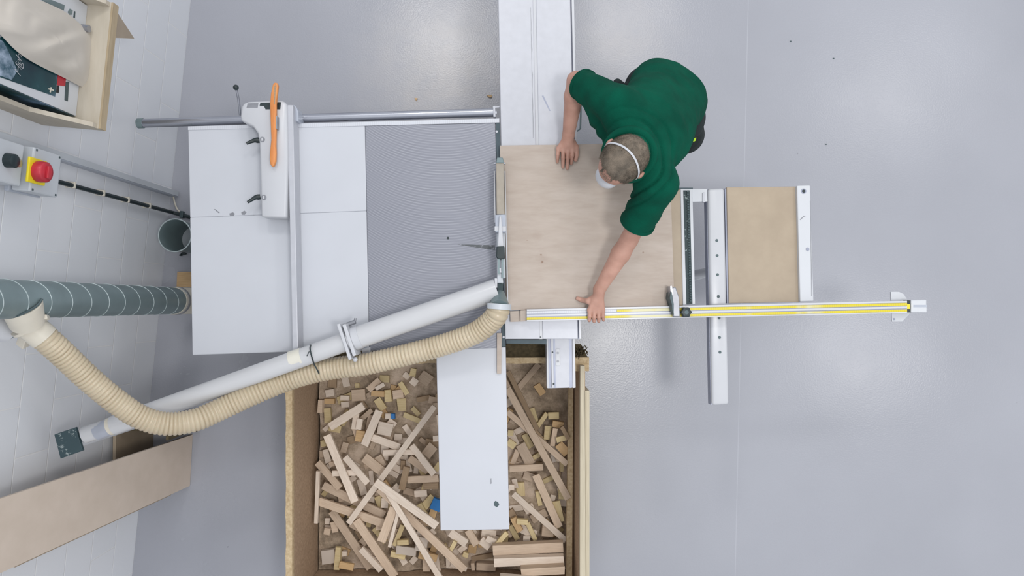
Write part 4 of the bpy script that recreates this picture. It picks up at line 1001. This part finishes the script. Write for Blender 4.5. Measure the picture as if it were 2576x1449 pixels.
for x, y, lb in ((1989, 104, 'dark floor fleck far right of the worker, nearest the top edge'), (2097, 147, 'dark floor fleck right of and below the topmost one'), (2078, 363, 'grey floor fleck up from the top corner of the tan outrigger panel')):
    tag(obj('wood_chip', MB().box(P(x, y, .002), .008, .005, .004), M['galv_dark']), lb, 'wood chip')
# chips on the floor
tag(obj('wood_chip', MB().ext([P(1225, 241, .001), P(1238, 241, .001), P(1236, 246, .001), P(1231, 246, .001)], Vector((0, 0, .012))), M['off_orange']), 'brown wood chip on the floor beside the guide rail bracket', 'wood chip')
tag(obj('wood_chip', MB().ext([P(1043, 247, .001), P(1051, 248, .001), P(1047, 254, .001)], Vector((0, 0, .008))), M['off_orange']), 'tiny wood chip on the floor above the guide rail middle', 'wood chip')

# ================================================================= PERSON
class Field:                       # smooth union of rounded shapes, turned into one closed surface
    def __init__(f, lo, hi, h):
        f.lo = np.array(lo, dtype=np.float64); f.h = h; f.n = np.ceil((np.array(hi) - f.lo) / h).astype(int) + 1
        f.F = np.full(f.n, 0.2, dtype=np.float32)
    def _blk(f, pts, rad, k):
        p = np.array([list(q) for q in pts]); a = p.min(0) - rad - k * 1.5 - 3 * f.h; b = p.max(0) + rad + k * 1.5 + 3 * f.h
        i0 = np.clip(((a - f.lo) / f.h).astype(int), 0, f.n); i1 = np.clip(((b - f.lo) / f.h).astype(int) + 2, 0, f.n)
        if (i1 <= i0).any(): return None, None
        g = np.meshgrid(*[f.lo[d] + f.h * np.arange(i0[d], i1[d]) for d in range(3)], indexing='ij')
        return (slice(i0[0], i1[0]), slice(i0[1], i1[1]), slice(i0[2], i1[2])), g
    def _min(f, sl, d, k):
        a = f.F[sl]
        if k <= 1e-6: f.F[sl] = np.minimum(a, d); return
        h = np.clip(0.5 + 0.5 * (a - d) / k, 0, 1)
        f.F[sl] = d * h + a * (1 - h) - k * h * (1 - h)
    def cap(f, a, b, ra, rb, k=0.01, cut=None):
        sl, g = f._blk([a, b], max(ra, rb), k)
        if sl is None: return f
        a = np.array(list(a)); b = np.array(list(b)); ab = b - a; L2 = max((ab ** 2).sum(), 1e-12)
        t = np.clip(sum((g[i] - a[i]) * ab[i] for i in range(3)) / L2, 0, 1)
        d = np.sqrt(sum((g[i] - a[i] - t * ab[i]) ** 2 for i in range(3))) - (ra + (rb - ra) * t)
        if cut is not None:
            c, n_ = cut; d = np.maximum(d, sum((g[i] - c[i]) * n_[i] for i in range(3)))
        f._min(sl, d, k); return f
    def ell(f, c, r, m=None, k=0.01):
        sl, g = f._blk([c], max(r), k)
        if sl is None: return f
        m = m or Matrix.Identity(3); q = [g[i] - c[i] for i in range(3)]
        l_ = [sum(q[i] * m[i][j] for i in range(3)) / r[j] for j in range(3)]
        nn_ = np.sqrt(sum(x * x for x in l_)); n2 = np.sqrt(sum((l_[j] / r[j]) ** 2 for j in range(3))) + 1e-9
        f._min(sl, nn_ * (nn_ - 1) / n2, k); return f
    def trunk(f, g_, k=0.03):
        sl, g = f._blk([hip, chest], .32, k)
        sp = np.array(list(chest - hip)); L_ = np.linalg.norm(sp); d_ = sp / L_
        t = sum((g[i] - hip[i]) * d_[i] for i in range(3)) / L_
        T = [q[0] for q in SPEC]; wa = np.interp(t, T, [q[1] for q in SPEC]) + g_; wb = np.interp(t, T, [q[2] for q in SPEC]) + g_; ar = np.interp(t, T, [q[3] for q in SPEC])
        a0 = np.array([.80, -.60, 0]); a1 = np.array(list((shB - shA).normalized())); w = np.clip(t, 0, 1)
        la = [a0[i] * (1 - w) + a1[i] * w for i in range(3)]; dt = sum(la[i] * d_[i] for i in range(3)); la = [la[i] - dt * d_[i] for i in range(3)]
        nl = np.sqrt(sum(x * x for x in la)); la = [x / nl for x in la]
        nb_ = [la[1] * d_[2] - la[2] * d_[1], la[2] * d_[0] - la[0] * d_[2], la[0] * d_[1] - la[1] * d_[0]]
        sg_ = np.where(nb_[2] < 0, -1.0, 1.0); nb_ = [x * sg_ for x in nb_]
        q = [g[i] - (hip[i] + sp[i] * t) - nb_[i] * ar for i in range(3)]
        u = sum(q[i] * la[i] for i in range(3)) / wa; v = sum(q[i] * nb_[i] for i in range(3)) / wb
        rr_ = (np.abs(u) ** 2.3 + np.abs(v) ** 2.3) ** (1 / 2.3)
        d = (rr_ - 1) * np.minimum(wa, wb)
        d = np.maximum(d, np.maximum((T[0] - t), (t - T[-1])) * L_)
        f._min(sl, d, k); return f
    def mesh(f, mb):
        S_ = (f.F < 0); n0, n1, n2 = S_.shape
        c = np.zeros((n0 - 1, n1 - 1, n2 - 1), dtype=np.int8)
        for i in (0, 1):
            for j in (0, 1):
                for k in (0, 1): c += S_[i:n0 - 1 + i, j:n1 - 1 + j, k:n2 - 1 + k]
        act = (c > 0) & (c < 8); idx = np.argwhere(act); ids = np.full(act.shape, -1, dtype=np.int64); ids[act] = np.arange(len(idx))
        acc = np.zeros((len(idx), 3)); cnt = np.zeros(len(idx)); o = [(i, j, k) for i in (0, 1) for j in (0, 1) for k in (0, 1)]
        for a in o:
            for ax_ in range(3):
                if a[ax_]: continue
                b = list(a); b[ax_] = 1
                va = f.F[idx[:, 0] + a[0], idx[:, 1] + a[1], idx[:, 2] + a[2]]; vb = f.F[idx[:, 0] + b[0], idx[:, 1] + b[1], idx[:, 2] + b[2]]
                m = (va < 0) != (vb < 0); t = np.where(m, va / np.where(m, va - vb, 1), 0)
                p = np.tile(np.array(a, dtype=float), (len(idx), 1)); p[:, ax_] += t
                acc += p * m[:, None]; cnt += m
        vp = (idx + acc / cnt[:, None]) * f.h + f.lo
        b0 = len(mb.v); mb.v += [Vector(v) for v in vp]
        for ax_ in range(3):
            sA = [slice(1, -1)] * 3; sA[ax_] = slice(0, -1); sB = [slice(1, -1)] * 3; sB[ax_] = slice(1, None)
            A__, B__ = S_[tuple(sA)], S_[tuple(sB)]; e = np.argwhere(A__ != B__); u, v = (ax_ + 1) % 3, (ax_ + 2) % 3
            base = e.copy()
            for q in (u, v): base[:, q] += 1
            fl = A__[e[:, 0], e[:, 1], e[:, 2]]
            def gid(du, dv):
                q = base.copy(); q[:, u] -= du; q[:, v] -= dv; return ids[q[:, 0], q[:, 1], q[:, 2]]
            Q = np.stack([gid(1, 1), gid(0, 1), gid(0, 0), gid(1, 0)], 1)
            Q = np.where(fl[:, None], Q, Q[:, ::-1]); Q = Q[(Q >= 0).all(1)]
            mb.f += [[int(x) + b0 for x in q] for q in Q]
        return mb
shA, elA, wrA = P(1556, 268, 1.31), P(1449, 203, 1.13), P(1430, 340, .965)
shB, elB, wrB = P(1652, 462, 1.31), P(1583, 602, 1.09), P(1508, 728, .995)
neck = P(1602, 374, 1.365)
hip = Vector((.71, .95, .97))
chest = (shA + shB) / 2 + Vector((.015, .015, -.02))
SPEC = [(-.22, .100, .085, 0), (-.14, .150, .115, 0), (-.05, .176, .132, .0), (.1, .180, .134, .0), (.25, .172, .126, .004), (.5, .178, .122, .014), (.75, .192, .120, .016), (.92, .175, .104, .008), (1.04, .125, .080, 0), (1.12, .070, .055, 0)]
earM = P(1570, 402, 1.40)
hd = (P(1489, 478, 1.40) - earM); hd.z = 0; hd.normalize()
pit_ = math.radians(20)
HF = Vector((hd.x * math.cos(pit_), hd.y * math.cos(pit_), -math.sin(pit_)))
HU = Vector((hd.x * math.sin(pit_), hd.y * math.sin(pit_), math.cos(pit_)))
HL = HU.cross(HF)
HM3 = Matrix((HF, HL, HU)).transposed()
hp_ = lambda f, l_, u: earM + HF * f + HL * l_ + HU * u
person = thing('person', 'worker in green jersey and mask bending over the plywood panel', 'person', (.72, .9, 0))
legs = [(Vector((.62, 1.00, .90)), Vector((.64, 0.99, .50)), Vector((.68, 1.00, .09)), Vector((-.35, -.9, 0))), (Vector((.795, .855, .90)), Vector((.79, .80, .50)), Vector((.80, .80, .09)), Vector((-.8, -.6, 0)))]
fb = Field((.15, -.05, 0.0), (1.05, 1.32, 1.62), .0055)
fb.ell(hp_(.008, 0, .045), (.098, .077, .085), HM3); fb.ell(hp_(.040, 0, -.015), (.058, .062, .085), HM3, .02); fb.ell(hp_(.062, 0, -.075), (.032, .036, .030), HM3, .015)
fb.ell(hp_(.085, 0, .026), (.016, .052, .012), HM3); fb.cap(hp_(.094, 0, .014), hp_(.112, 0, -.028), .008, .013, .006)
fb.ell(hp_(.092, 0, -.055), (.012, .026, .008), HM3, .004); fb.ell(hp_(.090, 0, -.069), (.012, .022, .008), HM3, .004)
for s_ in (-1, 1):
    fb.ell(hp_(-.006, s_ * .088, .006), (.019, .010, .031), HM3, .006); fb.ell(hp_(.072, s_ * .036, -.022), (.022, .022, .022), HM3, .012)
fb.cap(neck + Vector((.02, .03, -.06)), hp_(-.02, 0, -.02), .064, .055, .03)
fb.trunk(-.020, .02)
for s0, e0, w0_ in ((shA, elA, wrA), (shB, elB, wrB)):
    m1 = e0.lerp(w0_, .28)
    fb.cap(chest.lerp(s0, .5), s0, .070, .056, .03); fb.cap(s0, e0, .050, .039, .02); fb.cap(e0, m1, .038, .043, .012); fb.cap(m1, w0_, .042, .0275, .01)
for h_, k_, a_, fd in legs:
    fb.cap(h_, k_, .078, .052, .03); fb.cap(k_, a_, .050, .036, .02); fb.cap(a_ + Vector((0, 0, -.045)), a_ + fd * .15 + Vector((0, 0, -.055)), .032, .026, .02)
B = MB(); fb.mesh(B)
ZH = ST + .02
zk = ZF + .018
def fing(k, tp, z1, z2, zt):
    return (P(k[0] + (tp[0] - k[0]) * .42, k[1] + (tp[1] - k[1]) * .42, z1), P(k[0] + (tp[0] - k[0]) * .74, k[1] + (tp[1] - k[1]) * .74, z2), P(tp[0], tp[1], zt))
def hand(elb, wrist, kn, tips, thumb, inn):
    pts = [wrist] + list(kn) + [t[2] for t in tips] + list(thumb)
    lo = [min(p[i] for p in pts) - .04 for i in range(3)]; hi = [max(p[i] for p in pts) + .04 for i in range(3)]
    st = wrist.lerp(elb, .16); lo = [min(lo[i], st[i] - .02) for i in range(3)]; hi = [max(hi[i], st[i] + .02) for i in range(3)]
    fh = Field(lo, hi, .0021)
    m1 = elb.lerp(wrist, .28); fh.cap(wrist.lerp(m1, .3), wrist, .0318, .0272, .004)
    pc_ = sum((Vector(k) for k in kn), Vector()) / 4
    for i, k in enumerate(kn):
        fh.cap(wrist.lerp(k, .10), k, .0150, .0108, .012)
    fh.cap(wrist, wrist.lerp(pc_, .55), .0235, .0165, .014)
    a, b, c, d_ = thumb
    fh.cap(a, b, .0155, .0128, .014); fh.cap(b, c, .0128, .0118, .008); fh.cap(c, d_, .0116, .0092, .003)
    for i, (k, (m1, m2, tp_)) in enumerate(zip(kn, tips)):
        r = (.0090, .0094, .0090, .0080)[i]
        one = Field(fh.lo, fh.lo + (fh.n - 1) * fh.h, fh.h)
        one.cap(k, m1, r + .0012, r + .0001, .0); one.cap(m1, m2, r + .0001, r - .0008, .001); one.cap(m2, tp_, r - .0008, r - .0020, .001)
        one.ell(m1, (r + .0008,) * 3, None, .002)
        n_ = np.minimum(fh.F.shape, one.F.shape)
        # joins the palm softly at the knuckle only, stays apart from the other fingers
        kk = 0.006; A1 = fh.F; D1 = one.F[:A1.shape[0], :A1.shape[1], :A1.shape[2]]
        g = [fh.lo[d] + fh.h * np.arange(fh.n[d]) for d in range(3)]
        dist = np.sqrt((g[0][:, None, None] - k[0]) ** 2 + (g[1][None, :, None] - k[1]) ** 2 + (g[2][None, None, :] - k[2]) ** 2)
        kl = np.where(dist < .016, kk, .0004)
        h = np.clip(.5 + .5 * (A1 - D1) / kl, 0, 1); fh.F = D1 * h + A1 * (1 - h) - kl * h * (1 - h)
    fh.mesh(B)
kA = [(1441, 376), (1429, 379), (1417, 379), (1404.5, 374)]; tA = [(1437, 411), (1427, 423), (1416, 421), (1402, 408)]
hand(elA, wrA, [P(x, y, ZH + .024) for x, y in kA], [fing(k, t, ZH + .025, ZH + .016, ZH + .0080) for k, t in zip(kA, tA)],
     (P(1440, 357, ZH + .022), P(1449, 371, ZH + .018), P(1450.5, 388, ZH + .014), P(1448, 402, ZH + .010)), None)
kB = [(1483, 780), (1494.5, 783), (1506, 783), (1516.5, 780)]; tB = [(1482.5, 806), (1494.5, 808), (1506, 808), (1518, 805)]
hand(elB, wrB, [P(x, y, zk) for x, y in kB], [(P(k[0] + .2, k[1] + 15, zk + .001), P(t[0], t[1] - 1, zk - .008), P(t[0], t[1] + 1, zk - .030)) for k, t in zip(kB, tB)],
     (P(1496, 748, zk + .004), P(1480, 757, zk - .002), P(1465, 755, ZH + .016), P(1453, 751, ZH + .0105)), None)
body = obj('body', B, M['skin'], person, smooth=True)
def smooth_bake(o, it, fac=.5):
    s_ = o.modifiers.new('s', 'SMOOTH'); s_.factor = fac; s_.iterations = it
    dg = bpy.context.evaluated_depsgraph_get(); dg.update(); me = bpy.data.meshes.new_from_object(o.evaluated_get(dg)); o.modifiers.clear(); o.data = me; me.name = o.name; me.shade_smooth(); return o
smooth_bake(body, 2)
# jersey
fs_ = Field((.20, .15, .70), (1.02, 1.28, 1.56), .0052)
fs_.trunk(.006, .01)
for s0, e0, k, r1, r2 in ((shA, elA, .84, .080, .066), (shB, elB, .70, .082, .073)):
    en = s0.lerp(e0, k); dr = (e0 - s0).normalized()
    fs_.cap(chest.lerp(s0, .45), s0, .098, r1, .04)
    fs_.cap(s0, en + dr * .05, r1, r2, .03, cut=(en, dr))
# front of the jersey hanging down under the chest
fs_.cap(P(1513, 290, 1.16), P(1562, 345, 1.18), .058, .075, .05)
fs_.cap(neck + Vector((.03, .04, -.08)), neck + Vector((.006, .008, -.01)), .085, .066, .03)
S = MB(); fs_.mesh(S)
shirt = obj('jersey', S, M['shirt'], person, smooth=True); smooth_bake(shirt, 8)
so0 = wpos(shirt); nv3 = Vector((0, 0, 0))
NRM = [v.normal.copy() for v in shirt.data.vertices]
for v, nrm in zip(shirt.data.vertices, NRM):
    wv = v.co + so0
    fo_ = noise.noise(Vector((wv.x * 7, wv.y * 7, wv.z * 11))) * .008 + noise.noise(Vector((wv.x * 24, wv.y * 17, wv.z * 24))) * .003
    dn = math.hypot(wv.x - earM.x - .02, wv.y - earM.y - .02)
    ang_ = math.atan2(wv.y - earM.y, wv.x - earM.x)
    env = max(0, 1 - abs(dn - .155) / .075) * (.5 + .5 * math.cos(ang_ + .15))
    rw = dn + .012 * noise.noise(Vector((wv.x * 9, wv.y * 9, 3)))
    fo_ -= .020 * env * (1 - abs(math.sin(rw * 66))) ** 2.5
    # gathered folds along the hanging front
    wf = min(1, max(0, (1.20 - wv.z) / .08)) * min(1, max(0, (.56 - wv.x) / .08)); fo_ += .005 * wf * math.sin((wv.x * .7 - wv.y * .7) * 120)
    for e_, s0 in ((elA, shA), (elB, shB)):
        dr = (e_ - s0); u = (wv - s0).dot(dr.normalized())
        fo_ += .0022 * max(0, 1 - (wv - s0.lerp(e_, .5)).length / .17) * math.sin(u * 75 + wv.x * 25)
    v.co += nrm * fo_
smooth_bake(shirt, 1)
shirt['label'] = 'dark green knitted short sleeve jersey'
cr = []; cax = (hp_(-.03, 0, -.01) - (neck + Vector((.01, .015, -.03)))).normalized(); cax = (cax + Vector((0, 0, 2.2))).normalized()
cu_ = (hd - cax * hd.dot(cax)).normalized(); cv_ = cax.cross(cu_); cc_ = P(1583, 389, 1.374)
for k in range(49):
    a = 2 * math.pi * k / 48; cr.append(cc_ + (cu_ * math.cos(a) + cv_ * math.sin(a)) * .094)
obj('collar', MB().tube(cr, .019, 14, cap=False), M['shirt'], shirt, smooth=True)
for s0, e0, k, r2 in ((shA, elA, .84, .066), (shB, elB, .70, .073)):
    en = s0.lerp(e0, k); dr = (e0 - s0).normalized()
    obj('cuff', MB().tube([en - dr * .016, en + dr * .002], [r2 + .0035, r2 + .003], 32), M['shirt'], shirt, smooth=True)
# trousers
ft = Field((.40, .62, .10), (1.02, 1.24, 1.14), .0065)
ft.ell(hip + Vector((.01, .015, -.08)), (.168, .148, .15), Matrix.Rotation(math.radians(-37), 3, 'Z'), .02)
for h_, k_, a_, fd in legs:
    ft.cap(h_, k_, .100, .074, .03); ft.cap(k_, a_ + Vector((0, 0, .05)), .072, .064, .02)
ft.ell(Vector((.855, .785, .80)), (.05, .075, .10), Matrix.Rotation(math.radians(-35), 3, 'Z'), .02)
ft.cap(P(1553, 208, .95), P(1575, 230, .93), .020, .03, .02)
T = MB(); ft.mesh(T); tro = obj('trousers', T, M['trouser'], person, smooth=True); smooth_bake(tro, 3)
so0 = wpos(tro)
NRM = [v.normal.copy() for v in tro.data.vertices]
for v, nrm in zip(tro.data.vertices, NRM):
    wv = v.co + so0; v.co += nrm * (.006 * noise.noise(Vector((wv.x * 14, wv.y * 14, wv.z * 22))))
obj('lime_tab', MB().pix([(1733, 352), (1746, 344), (1752, 346), (1750, 354), (1738, 358)], .905, .80), M['lime'], tro, .002)
for h_, k_, a_, fd in legs:
    f_ = fd.normalized(); c0_ = a_ + f_ * .06; fo2 = Field((c0_.x - .24, c0_.y - .24, 0.004), (c0_.x + .24, c0_.y + .24, .22), .007)
    fo2.cap(a_ + Vector((0, 0, .06)), a_ + Vector((0, 0, -.035)), .050, .052, .02); fo2.cap(a_ - f_ * .03 + Vector((0, 0, -.040)), a_ + f_ * .16 + Vector((0, 0, -.045)), .044, .041, .02)
    fo2.F[:, :, 0] = .2
    bt = MB(); fo2.mesh(bt); obj('boot', bt, M['boot'], person, smooth=True)
# hair
fhr = Field(hp_(0, 0, .03) - Vector((.16,) * 3), hp_(0, 0, .03) + Vector((.16,) * 3), .0034)
fhr.ell(hp_(-.002, 0, .048), (.103, .0815, .087), HM3); fhr.ell(hp_(-.03, 0, .01), (.073, .0765, .070), HM3)
Hh = MB(); fhr.mesh(Hh); hair = obj('hair', Hh, M['hair'], person, smooth=True)
hb = bmesh.new(); hb.from_mesh(hair.data); ho = wpos(hair); dele = []; hb.normal_update()
for v in hb.verts:
    q = HM3.transposed() @ (v.co + ho - earM); f_, l_, u_ = q
    line = .066 + .010 * math.cos(l_ * 45) + .008 * noise.noise(Vector((l_ * 60, u_ * 30, 2)))
    keep = (u_ > .012 and f_ < line + (.016 if abs(l_) < .03 else 0)) or (f_ < -.030 and u_ > -.055)
    if f_ > .045 and abs(l_) > .050 and u_ < .050: keep = False
    if abs(l_) > .074 and -.03 < f_ < .022 and u_ < .042: keep = False
    if not keep: dele.append(v)
    else: v.co += v.normal * (.0022 * noise.noise((v.co + ho) * 60) + .001)
bmesh.ops.delete(hb, geom=dele, context='VERTS'); hb.to_mesh(hair.data); hb.free(); hair.data.shade_smooth()
st = MB(); rr = random.Random(3); hv = [(v.co.copy(), v.normal.copy()) for v in hair.data.vertices]
for i in range(16000):
    vc, vn = rr.choice(hv); q = HM3.transposed() @ (vc + ho - earM)
    if abs(q.y) < .045 and -.03 < q.x < .055 and q.z > .08 and rr.random() < .8: continue
    p0 = vc + ho - vn * .001; dv = (vn * .45 + HF * .5 + Vector((rr.gauss(0, .25), rr.gauss(0, .25), rr.gauss(0, .25)))).normalized(); ln_ = rr.uniform(.005, .010)
    sd_ = dv.orthogonal().normalized() * .0004; b_ = len(st.v)
    st.v += [p0 - sd_, p0 + sd_, p0 + dv * ln_]; st.f.append([b_, b_ + 1, b_ + 2])
o = obj('hair_strands', st, M['hair'], hair); o['kind'] = 'stuff'
# eyes, mask, strap
for s_ in (-1, 1):
    obj('eye', MB().ball(hp_(.088, s_ * .032, .0), .0115), M['white2'], person, smooth=True)
mk = obj('dust_mask', MB().ball(hp_(.100, 0, -.044), .044, .050, .046, HM3, 28, 18), M['white2'], person, smooth=True); mk['label'] = 'white cup dust mask'
sp_ = []
for k in range(49):
    a = math.radians(-10 + k * (200 / 48)); cl_ = math.cos(a); su = math.sin(a)
    fr_ = .012 - .060 * max(su, 0)
    rad_ = math.sqrt(max(0.05, 1 - ((fr_ + .002) / .103) ** 2))
    sp_.append(hp_(fr_, cl_ * (.0815 * rad_ + .0065), .048 + su * (.087 * rad_ + .0065)))
rib = MB(); nn = len(sp_)
for i_, q in enumerate(sp_):
    out_ = (q - hp_(0, 0, .045)).normalized()
    for dx_, dn_ in ((-.0036, 0), (.0036, 0), (.0036, .002), (-.0036, .002)): rib.v.append(q + HF * dx_ + out_ * dn_)
for i_ in range(nn - 1):
    for k in range(4): rib.f.append([i_ * 4 + k, i_ * 4 + (k + 1) % 4, (i_ + 1) * 4 + (k + 1) % 4, (i_ + 1) * 4 + k])
obj('mask_strap', rib, M['white2'], mk)
